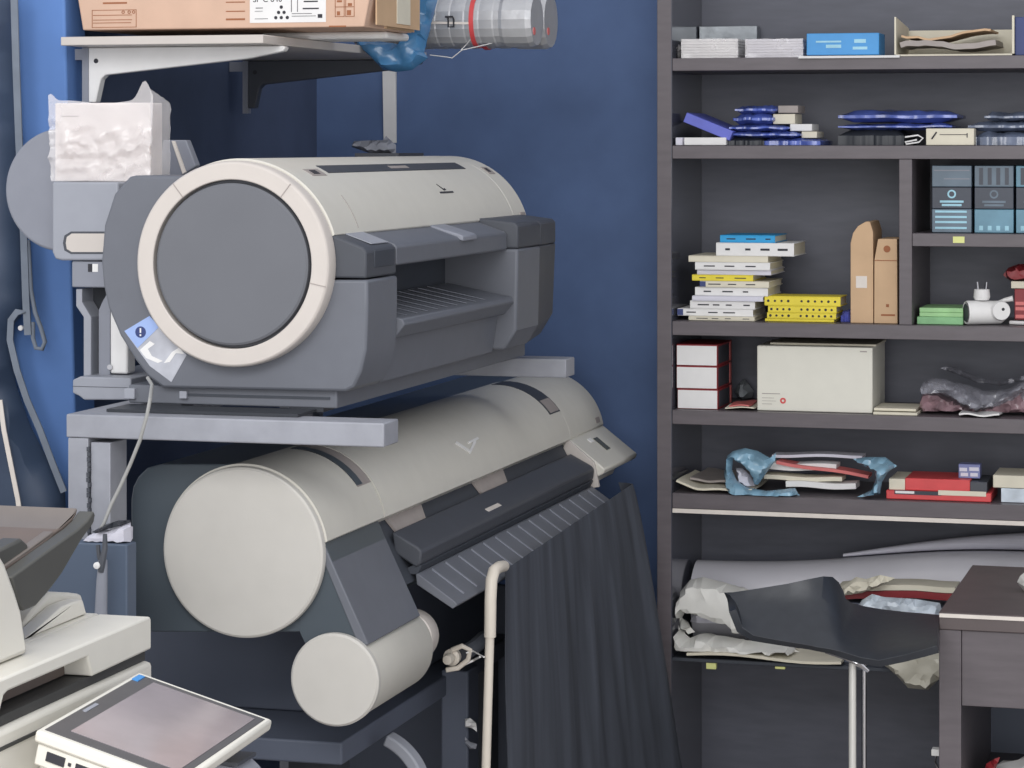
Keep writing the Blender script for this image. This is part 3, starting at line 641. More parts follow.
o = MB().pillow([(878, 662), (900, 655), (950, 650), (950, 680), (938, 680), (928, 690), (908, 688), (897, 676), (888, 668)], YS-.03, .035, .006, 5, 4).build('beige_bag', 'bagbeige', smooth=22); tag(o, 'beige plastic bag drooping below the bottom shelf between stool and desk', 'bag')

# ================================================================ BLACK STOOL
YC = 4.45
tp = [(727, 598), (735, 595), (750, 592), (770, 588.5), (790, 585), (808, 580.5), (818, 577.5), (826, 578.5), (832, 584), (836, 592), (839, 601), (846, 607), (860, 612), (880, 616), (905, 619), (928, 621), (939, 622)]
bt = [(729, 612), (737, 632), (752, 641), (770, 644), (790, 647), (808, 649.5), (818, 651.5), (826, 653), (832, 654.5), (836, 656), (839, 657), (846, 659.5), (860, 664), (880, 667), (905, 662), (928, 656), (939, 653)]
rows = []
for (xt, yt), (xb, yb) in zip(tp, bt):
    row = []
    k = min(1, max(0, (xt-815)/50)); dep = .07+.16*k
    for i in range(11):
        t = i/10; bow = (-.03*math.sin(math.pi*t))*(1-.6*k)
        q = P(xb+(xt-xb)*t, yb+(yt-yb)*t, 4.2+dep*t**1.3-bow*.6); row.append(q)
    rows.append(row)
stl = thing('stool', 'black leather shell stool with low back on chrome legs before the bottom shelf', 'stool', (P(850, 700, 4.3).x, 4.3, 0))
sh = MB().grid(rows, .012).build('seat_shell', 'leather', stl, bevel=.003, smooth=50)
p = P(852, 660, 4.24)
MB().tube([(p.x, 4.245, p.z), (p.x, 4.245, .02)], .006, 16).build('leg', 'legmetal', stl)
p2 = P(864, 665, 4.30); MB().tube([(p2.x, 4.3, p2.z), (p2.x, 4.3, .02)], .004, 12).build('leg', 'chrome', stl)
MB().tube([P(826, 651, 4.235), P(845, 656, 4.225), P(857, 662, 4.225), P(868, 671, 4.235)], [.004, .006, .006, .003], 10).build('bracket', 'chrome', stl)
MB().lathe([(0, 0), (.13, 0), (.13, .012), (.04, .02), (0, .02)], (p.x, 4.27, 0), 'z', 40).build('foot_plate', 'chrome', stl)

# ================================================================ DESK
X0 = -.512; Yd, Yd2 = 4.36, 4.865; xdr = .55
dk = thing('desk', 'dark brown laminate desk with white front edge standing before the bookcase', 'desk', (.02, 4.6, 0))
xleg = P(961, 680, Yd).x
MB().box(X0, xdr, Yd, Yd2, .722, .75).build('top', 'deskwood', dk, bevel=.0015)
o = MB().box(X0+.001, xdr-.001, Yd-.002, Yd, .742, .748).build('edge_strip', 'edge', dk); o['label'] = 'white front edge strip'
for xa, xb in ((X0, xleg), (xdr-.034, xdr)): MB().box(xa, xb, Yd+.002, Yd2-.005, 0, .7215).build('side_panel', 'wood', dk, bevel=.001)
MB().box(xleg+.0005, xdr-.0345, Yd+.006, Yd+.026, P(990, 708, Yd).z, .7215).build('apron', 'wood', dk, bevel=.001)
MB().box(xleg+.0005, xdr-.0345, Yd2-.03, Yd2-.01, .1, .7215).build('rear_panel', 'cabinet', dk)
MB().box(xleg+.0005, xdr-.0345, Yd+.05, Yd2-.031, .405, .425).build('inner_shelf', 'wood', dk)
o = MB().pillow([(984, 775), (988, 764), (1000, 757), (1024, 752), (1050, 752), (1050, 790), (990, 790)], 4.5, .12, .006, 6, 3).build('food_packet', 'paper'); tag(o, 'white and red packet lying on the inner desk shelf', 'packet'); o.location.z = .4255
o2 = MB().pillow([(984, 775), (986, 764), (994, 759), (1000, 757), (996, 768), (994, 786), (988, 786)], 4.45, .02, .002, 4, 3).build('red_flap', 'dred', o)
t = thing('white_clamp', 'small white clamp fixed on the left desk side near the picture bottom', 'clamp', P(936, 758, 4.4))
a, b = P(932, 748, 4.44), P(940, 755, 4.44); MB().box(a.x, X0-.0006, 4.43, 4.45, b.z, a.z).build('jaw', 'paper', t, bevel=.001)
MB().tube([P(936, 756, 4.44), P(935, 762, 4.44), P(938, 768, 4.44)], .002, 8).build('screw', 'chrome', t)
o = MB().pillow([(1017, 583), (1020, 577), (1026, 572), (1040, 572), (1040, 592), (1024, 592)], 4.6, .05, .004, 5, 3).build('crumpled_paper', 'tissue', smooth=15); tag(o, 'crumpled white paper lying on the desk top at the right picture edge', 'paper'); o.location.z = .7506

# ================================================================ STEEL RACK
ZB0, ZB1 = 1.099, 1.131
rk = thing('steel_rack', 'grey painted steel frame rack carrying the upper white printer', 'rack', (-1.38, 3.43, 0))
xa, xb = P(66, 425, 3.40).x, P(384, 430, 3.40).x
MB().box(xa, xb, 3.40, 3.462, ZB0, ZB1).build('beam', 'steel', rk, bevel=.002)
MB().box(-1.71, P(566, 370, 4.50).x, 4.50, 4.56, ZB0, ZB1).build('beam', 'steel', rk, bevel=.002)
MB().box(xa, xa+.04, 3.4625, 4.4995, ZB0, ZB1).build('side_rail', 'steel', rk, bevel=.002)
for Y, dx in ((4.50, -.105), (3.40, 0)):
    s0, s1, s2, s3 = (P(x, 470, 3.40).x+dx for x in (68, 88, 89.5, 109)); pst = MB()
    pst.box(s0, s1, Y, Y+.06, 0, ZB0-.0005); pst.box(s2, s3, Y+.004, Y+.06, 0, ZB0-.006)
    pst.build('post', 'steel', rk, bevel=.0012)
sm = MB(); r = random.Random(3)
for k in range(24):
    z = ZB0-.012-k*.007; x = (s1+s2)/2+r.uniform(-.0012, .0012); sm.box(x-.002, x+.0018, 3.3985, 3.404, z-.006, z)
sm.build('gap_strip', 'block', rk)  # dark strip added for the wavy gap between the post faces

# ================================================================ UPPER PRINTER
cu = P(233.5, 264, 3.48); cux, cuz = cu.x, cu.z; Yn, Ye = 3.50, 4.50
up = thing('large_format_printer', 'upper white and grey wide printer with big round grey end disc, on the steel rack', 'printer', (cux, 4.0, ZB1))
prof = XZ([(178, 176), (135, 175.5), (129, 177), (114, 194), (104, 225), (101, 262), (103, 285), (108, 308), (120, 336), (135, 360), (148, 377), (163, 388), (310, 391), (346, 391.5), (354, 387), (361, 372), (366, 350), (367.5, 310), (367.5, 280), (300, 280), (300, 250), (260, 190), (215, 176)], Yn)
MB().prism_y(prof, Yn, 3.633).build('side_panel', 'grey', up, bevel=.004)
XF = -1.19
zc1 = P(350, 279, Yn).z; ztop = 1.360
cb = [(-1.262, zc1+.001), (XF, zc1+.001), (XF, ztop-.006), (XF-.006, ztop), (-1.246, 1.379), (-1.262, 1.379)]
MB().prism_y(cb, Yn+.002, 3.633).build('control_block', 'block', up, bevel=.003)
# control buttons panel
a = PX(371, 247, XF); MB().box(XF-.001, XF+.0012, 3.535, 3.62, 1.331, 1.354).build('button_panel', 'recess', up, bevel=.0006)
MB().loft([[(-1.243, y, 1.3795), (-1.199, y, 1.3635), (-1.199, y, 1.3625), (-1.243, y, 1.378)] for y in (3.55, 3.625)]).build('display', 'pgrey', up)
MB().lathe([(.1165, 0), (.138, 0), (.1405, .0015), (.1422, .006), (.1422, .03), (.1165, .03)], (cux, 3.472, cuz), 'y', 96).build('end_ring', 'cream', up, bevel=.0015)
MB().lathe([(0, .002), (.1085, .002), (.1115, .004), (.1125, .016), (.1160, .018), (.1160, .028), (0, .028)], (cux, 3.470, cuz), 'y', 96).build('end_disc', 'disc', up)
for ang in (128, 52, -12):
    a_ = math.radians(ang); mb = MB(); ca, sa = math.cos(a_), math.sin(a_)
    mb.box(-.0006, .0006, 3.4712, 3.4722, .1168, .1405); vs = mb.bm.verts
    for v in vs: x, z = v.co.x, v.co.z; v.co.x, v.co.z = cux+ca*z-sa*x, cuz+sa*z+ca*x
    mb.build('seam_line', 'scrap', up)
Rc = .1455
MB().prism_y(arc(cux, cuz, Rc, 16.5, 175, 40) + [(cux-.1, cuz-.01), (cux+.09, cuz-.01)], 3.5025, 4.415).build('top_cover', 'white', up, bevel=.001, smooth=25)
MB().prism_y(arc(cux, cuz, Rc-.0005, 12, 175, 40) + [(cux-.1, cuz-.01), (cux+.09, cuz-.01)], 4.418, Ye).build('end_cover', 'white', up, bevel=.002, smooth=25)
def patch(a0, a1, y0, y1, name, m, parent=up, cx=cux, cz=cuz, R=Rc, h=.0008, inset=.01):
    n = 8; rows_o = arc(cx, cz, R+h, a0, a1, n); rows_i = arc(cx, cz, R-inset, a0, a1, n)
    return MB().prism_y(rows_o + rows_i[::-1], y0, y1).build(name, m, parent)
# window strip with slanted ends on the cover
n = 6; ro = arc(cux, cuz, Rc+.0008, 58.5, 67, n); mb = MB()
mb.loft([[(x, 3.655+.03*i/n*0+(.0 if True else 0), z) for i, (x, z) in enumerate(ro)] + [(x, 3.655, z-.004) for x, z in ro[::-1]], [(x, 4.34, z) for x, z in ro] + [(x, 4.34, z-.004) for x, z in ro[::-1]]])
mb.build('window_strip', 'recess', up)
patch(61, 64, 3.96, 4.05, 'strip_label', 'scrap', h=.0012)
patch(56, 63, 3.575, 3.635, 'arrow_mark', 'scrap', h=.0006); patch(57.5, 61.5, 3.59, 3.615, 'arrow_mark', 'ink', h=.0011)
patch(52, 60, 4.44, 4.475, 'arrow_mark', 'scrap', h=.0006); patch(54, 58, 4.445, 4.462, 'arrow_mark', 'ink', h=.0011)
patch(37, 38.2, 4.07, 4.14, 'logo', 'ink', h=.0008)
lg = MB(); ro = lambda a, h=.001: (cux+(Rc+h)*math.cos(math.radians(a)), cuz+(Rc+h)*math.sin(math.radians(a)))
q = [(4.085, 44.5), (4.100, 40.2), (4.107, 40.8), (4.111, 39.6), (4.099, 39.0)]
lg.loft([[(ro(a)[0], y, ro(a)[1]) for y, a in q], [(ro(a, -.001)[0], y, ro(a, -.001)[1]) for y, a in q]]); lg.build('logo', 'ink', up)
patch(17.5, 19.5, 4.462, 4.49, 'model_mark', 'scrap', h=.001)
sa = MB(); sa.prism_y(arc(cux, cuz, Rc+.0005, 19, 40, 10)+arc(cux, cuz, Rc-.003, 19, 40, 10)[::-1], 3.607, 3.6085); sa.build('seam_line', 'scrap', up)
# centre: flap, recess, tray
fl = [(-1.25, 1.379), (XF-.004, 1.360), (XF, 1.356), (XF, 1.331), (XF-.006, 1.329), (-1.26, 1.329)]
MB().prism_y(fl, 3.635, 4.209).build('front_flap', 'grey', up, bevel=.002)
MB().prism_y([(-1.245, 1.3795), (-1.19, 1.3635), (-1.185, 1.361), (-1.185, 1.353), (-1.245, 1.372)], 3.945, 4.02).build('flap_latch', 'pgrey2', up, bevel=.002)
MB().prism_y([(-1.50, 1.165), (-1.26, 1.165), (-1.26, 1.222), (-1.295, 1.232), (-1.295, 1.3285), (-1.50, 1.3285)], 3.635, 4.209).build('inner_body', 'recess', up)
tr = [(-1.292, 1.276), (XF+.008, 1.254), (XF+.012, 1.246), (XF-.004, 1.226), (-1.292, 1.236)]
trj = MB().prism_y(tr, 3.6355, 4.2085).build('output_tray', 'grey', up, bevel=.002)
rb = MB()
for k in range(9):
    y = 3.68+k*.05; rb.loft([[(-1.285, y, 1.2755), (XF, y, 1.2565), (XF, y+.004, 1.2565), (-1.285, y+.004, 1.2755)], [(-1.285, y, 1.2768), (XF, y, 1.2570), (XF, y+.002, 1.2570), (-1.285, y+.002, 1.2768)]])
rb.build('tray_ribs', 'pgrey2', trj)
MB().prism_y([(-1.42, 1.163), (-1.215, 1.163), (-1.205, 1.2255), (-1.42, 1.235)], 3.634, 4.2095).build('lower_front', 'grey', up, bevel=.002)
zf = 1.332
MB().prism_y([(-1.45, 1.168), (-1.195, 1.168), (-1.175, 1.20), (-1.172, zf), (-1.45, zf)], 4.21, 4.35).build('ink_bay', 'grey', up, bevel=.004)
MB().loft([[(x, 4.3505, z) for x, z in [(-1.45, 1.168), (-1.197, 1.168), (-1.177, 1.20), (-1.173, zf), (-1.45, zf)]], [(x, 4.47, z) for x, z in [(-1.45, 1.172), (-1.205, 1.176), (-1.183, 1.212), (-1.178, zf), (-1.45, zf)]], [(x, 4.535, z) for x, z in [(-1.45, 1.185), (-1.225, 1.19), (-1.203, 1.23), (-1.198, zf), (-1.45, zf)]]]).build('ink_bay_end', 'block', up, bevel=.002)  # charcoal here holds the shade of the turned-away end
L1 = [(-1.262, zf+.0008), (-1.172, zf+.0008), (-1.172, 1.369), (-1.178, 1.374), (-1.246, 1.3815), (-1.262, 1.3815)]
MB().prism_y(L1, 4.21, 4.35).build('ink_bay_lid', 'block', up, bevel=.003)
MB().loft([[(x, 4.3505, z) for x, z in L1], [(x-.006*(x > -1.2), 4.47, z) for x, z in L1], [(x-.025*(x > -1.2), 4.534, z-.006*(z > 1.34)) for x, z in L1]]).build('ink_bay_lid', 'block', up, bevel=.002)
MB().box(-1.52, -1.30, 3.64, 4.495, 1.17, 1.36).build('rear_body', 'grey', up)
bx0, bx1 = P(130, 395, 3.52).x, P(352, 395, 3.52).x
MB().box(bx0, bx1-.02, 3.515, 4.49, ZB1+.006, 1.1625).build('base', 'grey', up, bevel=.002)
MB().box(bx0-.004, bx0+.012, 3.508, 3.55, ZB1+.012, 1.158).build('latch', 'pgrey', up, bevel=.001)
MB().box(P(186, 393, 3.51).x, bx1-.03, 3.5125, 3.516, 1.1495, 1.1525).build('base_groove', 'recess', up)
MB().box(P(182, 393, 3.51).x-.003, P(187, 393, 3.51).x, 3.508, 3.516, 1.146, 1.156).build('latch', 'pgrey', up)
for (x, y) in ((bx0+.03, 3.42+.1), (bx1-.09, 3.52), (bx0+.03, 4.47), (bx1-.09, 4.47)):
    MB().box(x, x+.05, (3.515 if y < 4 else 4.40), (3.56 if y < 4 else 4.49), ZB1+.0005, ZB1+.006).build('foot', 'black', up)
MB().box(bx0, bx1-.05, 3.44, 3.5145, ZB1+.0005, ZB1+.0045).build('base_lip', 'black', up)
# instruction sticker on the end panel
YK = Yn-.0004
def decal(pts, name, m, parent, Y, h=.0006): return MB().prism_y(XZ(pts, Y), Y-h, Y+.0002).build(name, m, parent)
stk = decal([(124.5, 331), (149.5, 316), (186.7, 355), (171.5, 382), (150, 366)], 'instruction_sticker', 'lightg', up, Yn)
decal([(124.5, 331), (149.5, 316), (159.6, 326.5), (152, 334), (137.6, 348)], 'blue_header', 'lightb', stk, Yn-.0006)
ex = P(141, 332, Yn); MB().lathe([(0, 0), (.008, 0), (.008, -.0005), (0, -.0005)], (ex.x, Yn-.0012, ex.z), 'y', 20).build('warning_mark', 'navy', stk)
MB().box(ex.x-.0011, ex.x+.0011, Yn-.0022, Yn-.0016, ex.z-.001, ex.z+.0055).build('warning_mark', 'paper', stk)
MB().box(ex.x-.0011, ex.x+.0011, Yn-.0022, Yn-.0016, ex.z-.0055, ex.z-.003).build('warning_mark', 'paper', stk)
decal([(140, 350), (150, 341), (155, 344), (148, 349), (152, 356), (163, 361), (158, 363), (146, 358)], 'arrow_print', 'paper', stk, Yn-.0006)
decal([(164, 363), (172, 352), (180, 347), (184, 354), (176, 353), (170, 362)], 'arrow_print', 'paper', stk, Yn-.0006)

# grey gadget on the printer back
t = thing('cable_adapter', 'small grey plug adapter lying on the back of the upper printer top', 'adapter', P(375, 150, 4.46))
MB().pillow([(352, 147), (354, 141), (383, 140), (386, 136), (396, 145), (396, 153), (372, 154)], 4.60, .03, .002, 4, 2).build('body', 'pgrey2', t, smooth=25)
MB().box(P(352, 150, 4.5).x, P(396, 150, 4.5).x, 4.515, 4.66, 1.40, P(372, 153, 4.6).z-.0).build('bracket', 'block', t)

# ================================================================ GREY PLOTTER behind
pl = thing('plotter', 'light grey plotter with rounded roll cover squeezed left of the upper printer', 'printer', (-1.66, 4.0, ZB1))
YP, YPe = 3.65, 4.42
a0 = XZ([(52, 186), (52, 252), (55, 259), (62, 260.5), (118, 260.5), (118, 182), (52, 182)], YP)
MB().prism_y(a0, YP, YPe).build('body', 'pgrey', pl, bevel=.003)
cc = P(61, 190, 3.76); rr_ = (P(61, 190, 3.76)-P(5, 190, 3.76)).length
ccx = cc.x; MB().prism_y([(x, z) for x, z in arc(cc.x, cc.z, rr_, 75, 285, 40)] + [(P(53, 250, YP).x-.003, cc.z-rr_*.93), (P(53, 130, YP).x-.003, cc.z+rr_*.95)], 3.76, 4.03).build('roll_cover', 'pgrey2', pl, bevel=.004)
c1 = XZ([(66, 243), (67, 237), (72, 233.5), (112, 233.5), (112, 252), (72, 252), (67, 249)], YP)
MB().prism_y(c1, YP-.0008, YP+.001).build('handle_slot', 'cream', pl)
c1 = XZ([(63, 243), (64.5, 235.5), (71, 231.5), (112, 231.5), (112, 254), (71, 254), (64.5, 250.5)], YP)
MB().prism_y(c1, YP-.0004, YP+.001).build('slot_rim', 'block', pl)
a, b = P(70.5, 262, YP), P(112, 288, YP); MB().box(a.x, b.x, YP+.004, YPe, b.z, a.z+.001).build('lower_body', 'pgrey2', pl, bevel=.002)
a, b = P(87, 264, YP), P(91, 272, YP); MB().box(a.x, b.x, YP+.0032, YP+.005, b.z, a.z).build('switch', 'ink', pl)
a, b = P(91.5, 264, YP), P(97, 272, YP); MB().box(a.x, b.x, YP+.0032, YP+.005, b.z, a.z).build('switch', 'paper', pl)
MB().prism_y(XZ([(76, 289), (82, 289), (82, 302), (91, 317), (91, 377), (83.5, 377), (83.5, 317), (76, 306)], YP+.01), YP+.01, YP+.05).build('upright', 'pgrey', pl, bevel=.001)
a, b = P(81, 289, YP+.03), P(106, 377, YP+.03); MB().box(a.x, b.x, YP+.06, YP+.09, b.z, a.z).build('gap_sheet', 'black', pl)  # black sheet filling the dark gap between the uprights
MB().prism_y(XZ([(103, 300), (108, 292), (110, 292), (110, 377), (98.5, 377), (98.5, 310)], YP+.02), YP+.02, YP+.04).build('upright', 'pgrey2', pl, bevel=.001)
a, b = P(110, 296, YP+.02), P(127.5, 374, YP+.02); MB().box(a.x, b.x, YP+.02, YP+.05, b.z, a.z).build('white_panel', 'paper', pl, bevel=.003)
MB().lathe([(0, 0), (.004, 0), (.004, -.003), (0, -.003)], (P(105, 368, YP).x, YP+.019, P(105, 368, YP).z), 'y', 14).build('screw', 'chrome', pl)
bb = XZ([(72.5, 380), (80, 376.5), (131, 378), (131, 400), (84, 400), (79, 396), (72.5, 393)], YP-.02)
MB().prism_y(bb, YP-.02, YPe).build('base', 'pgrey', pl, bevel=.002)
a, b = P(73, 386, YP-.02), P(131, 388, YP-.02); MB().box(a.x-.0004, b.x, YP-.0206, YP-.0195, b.z, a.z).build('base_groove', 'block', pl)
for x0, x1, mm in ((97, 109, 'block'), (115, 128, 'block')):
    a, b = P(x0, 400, YP), P(x1, 406, YP); MB().box(a.x, b.x, YP, YP+.05, ZB1+.0006, P(100, 399.5, YP-.02).z).build('foot', mm, pl)
MB().prism_y(XZ([(163, 140), (186, 140), (196, 166), (174, 180), (158, 180)], 3.95), 3.95, 3.97).build('rear_support', 'pgrey2', pl, bevel=.002)
MB().prism_y(XZ([(172, 141), (175, 141), (186, 172), (183, 174)], 3.948), 3.946, 3.952).build('support_edge', 'edge', pl)

# wrapped white carton on the plotter
wc = thing('wrapped_carton', 'white carton wrapped in crinkled clear film on top of the grey plotter', 'box', P(105, 181, 3.70))
zt0 = P(100, 182, YP).z+.0006
q0, q1 = P(53, 103, 3.68), P(151, 103, 3.68)
MB().box(q0.x+.002, q1.x-.002, 3.682, 3.728, zt0, q0.z).build('carton', 'wrap', wc, bevel=.002)
def skin(pts, dy0, dy1, cols, seed):
    rows = []
    return rows
W, H = 40, 32; rows = []
tops = lambda u: 8*math.exp(-((u-.02)/.05)**2)+ 20*math.exp(-((u-.92)/.07)**2) + 1.5*math.sin(u*9)
for i in range(H+1):
    v = i/H; row = []
    for j in range(W+1):
        u = j/W; x = 49+ (154-49)*u + (1-v)*3*(1-2*u); y = 182 - v*(80+tops(u)); nz = noise.noise(Vector((u*9, v*9, 1)))+.9*abs(noise.noise(Vector((u*13+v*11, v*13-u*8, 4))))
        q = P(x, y, 3.675); row.append((q.x, 3.674-.012*nz*math.sin(math.pi*min(1, v*1.2+.05))-.002, max(q.z, zt0)))
    rows.append(row)
MB().grid(rows, .0006).build('film_front', 'film', wc, smooth=60)
rows = []
for i in range(13):
    v = i/12; row = []
    for j in range(9):
        u = j/8; nz = noise.noise(Vector((u*4, v*7, 9))); z = zt0+(q0.z-zt0)*v*(1.0+.17*(1-u)); row.append((q1.x+.001+.004*abs(nz)+.006*u, 3.676+u*.058, z))
    rows.append(row)
MB().grid(rows, .0006).build('film_side', 'film', wc, smooth=60)
lines(MB(), P(60, 116, 3.68).x, P(78, 116, 3.68).x, 3.682, [P(60, 117, 3.68).z], .002).build('printing', 'scrap', wc)

# cable hanging over the rack
cp = [P(151, 377, 3.495)+Vector((0, -.012, 0)), P(152, 385, 3.47), P(150, 400, 3.37), P(147, 415, 3.365), P(140, 440, 3.37), P(130, 465, 3.37), P(120, 487, 3.365), P(111, 505, 3.36), P(104, 523, 3.35), P(101, 528, 3.335)]
o = MB().tube(cp, .0026, 8).build('power_cable', 'cable', smooth=60); tag(o, 'thin grey cable looping down from the upper printer over the rack beam', 'cable')

# ================================================================ LOWER PRINTER
cl = P(242.6, 552.5, 3.49); lx, lz, LR = cl.x, cl.z, .1185; Ln, Le = 3.50, 5.10
lp = thing('large_format_printer', 'lower long white plotter with round cream end caps, under the steel rack', 'printer', (lx, 4.3, .818))
MB().prism_y(XZ([(131, 632), (131, 500), (133, 487), (138, 477), (147, 468), (161, 464), (250, 464), (300, 500), (322, 560), (322, 632)], 3.503), 3.503, Le-.04).build('rear_body', 'slate', lp, bevel=.002)
MB().prism_y(XZ([(300, 500), (327, 548), (364, 643), (305, 643), (300, 632)], 3.5022), 3.5022, 3.732).build('near_cheek', 'slate', lp)
MB().lathe([(0, 0), (LR-.004, 0), (LR-.001, .002), (LR, .005), (LR, .012), (0, .012)], (lx, 3.488, lz), 'y', 96).build('end_cap', 'cap', lp)
MB().prism_y(arc(lx, lz, LR+.003, 9, 240, 56), Ln+.001, 3.748).build('drum_cover', 'white', lp, smooth=25)
MB().prism_y(arc(lx, lz, LR+.004, 9, 240, 56), 3.751, 4.838).build('top_cover', 'white', lp, smooth=25)
MB().prism_y(arc(lx, lz, LR+.003, 9, 240, 56), 4.841, Le).build('end_cover', 'white', lp, bevel=.003, smooth=25)
RL = LR+.004
patch(35, 92, 3.688, 3.7475, 'cover_slot', 'scrap', lp, lx, lz, RL-.001, .0008); patch(36, 91, 3.688, 3.712, 'slot_shadow', 'slate', lp, lx, lz, RL-.001, .0012)
patch(35, 95, 4.765, 4.8375, 'cover_slot', 'recess', lp, lx, lz, RL, .0008); patch(36, 50, 4.772, 4.832, 'slot_grille', 'scrap', lp, lx, lz, RL, .0013)
patch(13, 18, 5.045, 5.075, 'model_mark', 'scrap', lp, lx, lz, RL-.001, .0008)
lg = MB(); ro = lambda a, h=.002: (lx+(RL+h)*math.cos(math.radians(a)), lz+(RL+h)*math.sin(math.radians(a)))
for q in ([(4.19, 40), (4.225, 30), (4.232, 31), (4.2, 41)], [(4.225, 30), (4.29, 38), (4.285, 35), (4.228, 28.5)], [(4.25, 37.5), (4.31, 38.5), (4.308, 36.5), (4.252, 36)]):
    lg.loft([[(ro(a)[0], y, ro(a)[1]) for y, a in q], [(ro(a, -.001)[0], y, ro(a, -.001)[1]) for y, a in q]])
lg.build('logo', 'paper', lp)
# front lower frame (near)
xfr, zfr = -1.249, .957
MB().prism_y([(-1.262, .950), (-1.252, .954), (-1.186, .817), (-1.20, .812)], Ln, 3.735).build('front_frame', 'grey', lp, bevel=.002)
# control panel (far)
cpn = [(-1.252, .957), (-1.190, .909), (-1.181, .902), (-1.184, .893), (-1.225, .872), (-1.23, .86), (-1.25, .87), (-1.275, .94)]
MB().prism_y(cpn, 4.842, Le+.005).build('control_panel', 'white', lp, bevel=.003)
sl = Vector((.062, 0, -.048)).normalized(); nn = Vector((.048, 0, .062)).normalized()
def onp(u, h): p = Vector((-1.252, 0, .957))+sl*u+nn*h; return (p.x, p.z)
MB().prism_y([onp(.022, .0008), onp(.056, .0008), onp(.056, -.004), onp(.022, -.004)], 4.965, 4.995).build('display', 'lcd', lp)
MB().prism_y([onp(.018, .001), onp(.028, .001), onp(.028, -.003), onp(.018, -.003)], 4.93, 4.955).build('button', 'paper', lp)
MB().prism_y([(-1.252, .957), (-1.20, .915), (-1.19, .87), (-1.215, .865), (-1.262, .93)], 4.832, 4.8415).build('panel_cheek', 'cream', lp, bevel=.001)
# inner slot
MB().prism_y([(-1.262, .948), (-1.243, .915), (-1.21, .86), (-1.33, .86), (-1.33, .94)], 3.737, 4.83).build('inner_slot', 'recess', lp)
for (y0, y1) in ((3.79, 3.96), (4.24, 4.42)):
    MB().loft([[(-1.2605, y0, .9475), (-1.2415, y0+.02, .9145), (-1.2415, y1-.02, .9145), (-1.2605, y1, .9475)], [(-1.2615+.004, y0, .950), (-1.2385, y0+.02, .9165), (-1.2385, y1-.02, .9165), (-1.2615+.004, y1, .950)]]).build('guide_plate', 'scrap', lp)
bar = [(-1.243, .931), (-1.203, .910), (-1.197, .904), (-1.199, .886), (-1.206, .880), (-1.24, .90)]
MB().prism_y(bar, 3.775, 4.826).build('paper_bar', 'block', lp, bevel=.003)
MB().prism_y([(-1.213, .916), (-1.2065, .9126), (-1.2065, .9105), (-1.213, .9145)], 4.16, 4.235).build('bar_label', 'edge', lp)
MB().prism_y([(-1.206, .885), (-1.199, .882), (-1.206, .8695), (-1.24, .87)], 3.78, 4.826).build('bar_base', 'recess', lp)
gd = [(-1.207, .8705), (-1.203, .8715), (-1.146, .8325), (-1.143, .828), (-1.150, .822), (-1.205, .855)]
gdo = MB().prism_y(gd, 3.775, 4.83).build('output_guide', 'grey', lp, bevel=.0015)
rb = MB()
for k in range(15):
    y = 3.83+k*.068; rb.loft([[(-1.199, y, .8683), (-1.150, y, .8348), (-1.150, y+.005, .8348), (-1.199, y+.005, .8683)], [(-1.199, y, .8705), (-1.150, y, .837), (-1.150, y+.005, .837), (-1.199, y+.005, .8705)]])
rb.build('guide_ribs', 'pgrey2', gdo)
# small cylinder
cs = P(334.5, 680, 3.49); sr = .0636
MB().lathe([(0, 0), (sr-.003, 0), (sr, .003), (sr, .012), (0, .012)], (cs.x, 3.488, cs.z), 'y', 72).build('roll_cap', 'cap', lp)
MB().lathe([(0, .0125), (sr-.002, .0125), (sr-.002, .256), (sr-.006, .262), (0, .262)], (cs.x, 3.488, cs.z), 'y', 72).build('roll_cylinder', 'white', lp, smooth=40)
MB().lathe([(0, 0), (.038, 0), (.038, .035), (.033, .045), (0, .045)], (cs.x+.020, 3.7505, cs.z+.012), 'y', 28).build('roll_knob', 'cream', lp, bevel=.002)

# ---- stand
sd = thing('printer_stand', 'black cabinet stand on a wide plate under the lower white plotter', 'stand', (-1.4, 4.3, 0))
zc_, zp = .8105, P(300, 737, 3.62).z
x0c, x1c = -1.645, P(372, 690, 3.78).x
MB().box(x0c-.005, x1c-.03, 3.78, 4.48, zp+.0005, zc_).build('cabinet', 'cabinet', sd, bevel=.003)
xpr = P(342, 745, 3.60).x
MB().box(x0c-.01, xpr, 3.60, 4.48, zp-.032, zp).build('plate', 'cabinet', sd, bevel=.003)
for (x, y) in ((x0c, 3.64), (xpr-.07, 3.64), (x0c, 4.42), (xpr-.07, 4.42)): MB().box(x, x+.05, y, y+.05, 0, zp-.0325).build('leg', 'black', sd)
p = P(441, 670, 4.1); MB().box(p.x, p.x+.045, 4.1, 4.16, 0, p.z).build('front_post', 'cabinet', sd, bevel=.003)
MB().box(-1.60, -1.245, 4.481, 4.494, .02, .74).build('back_board', 'cabinet', sd)
MB().box(xpr-.05, p.x+.02, 4.11, 4.15, .42, .47).build('cross_bar', 'cabinet', sd, bevel=.002)
wc_ = P(362, 797, 3.72); ro_ = (P(427, 797, 3.72)-wc_).length
o = MB().prism_y(arc(wc_.x, wc_.z, ro_, -35, 68, 24)+arc(wc_.x, wc_.z, ro_-.017, -35, 68, 24)[::-1], 3.72, 3.75).build('curved_guard', 'pgrey', bevel=.003); tag(o, 'curved grey guard strip below the small cream roll cap, right of the stand plate', 'guard')
# small white clip on stand post
t = thing('cable_clip', 'small white curved clip stuck on the black post beside the cream rod', 'clip', P(470, 735, 4.09))
for (pts, m) in (([(465, 719), (470, 718), (476, 723), (477, 732), (472, 728), (465, 727)], 'paper'), ([(465, 737), (470, 742), (477, 744), (476, 749), (470, 749), (465, 743)], 'pgrey')):
    MB().pillow(pts, 4.092, .012, .001, 3, 2).build('clip_arm', m, t)

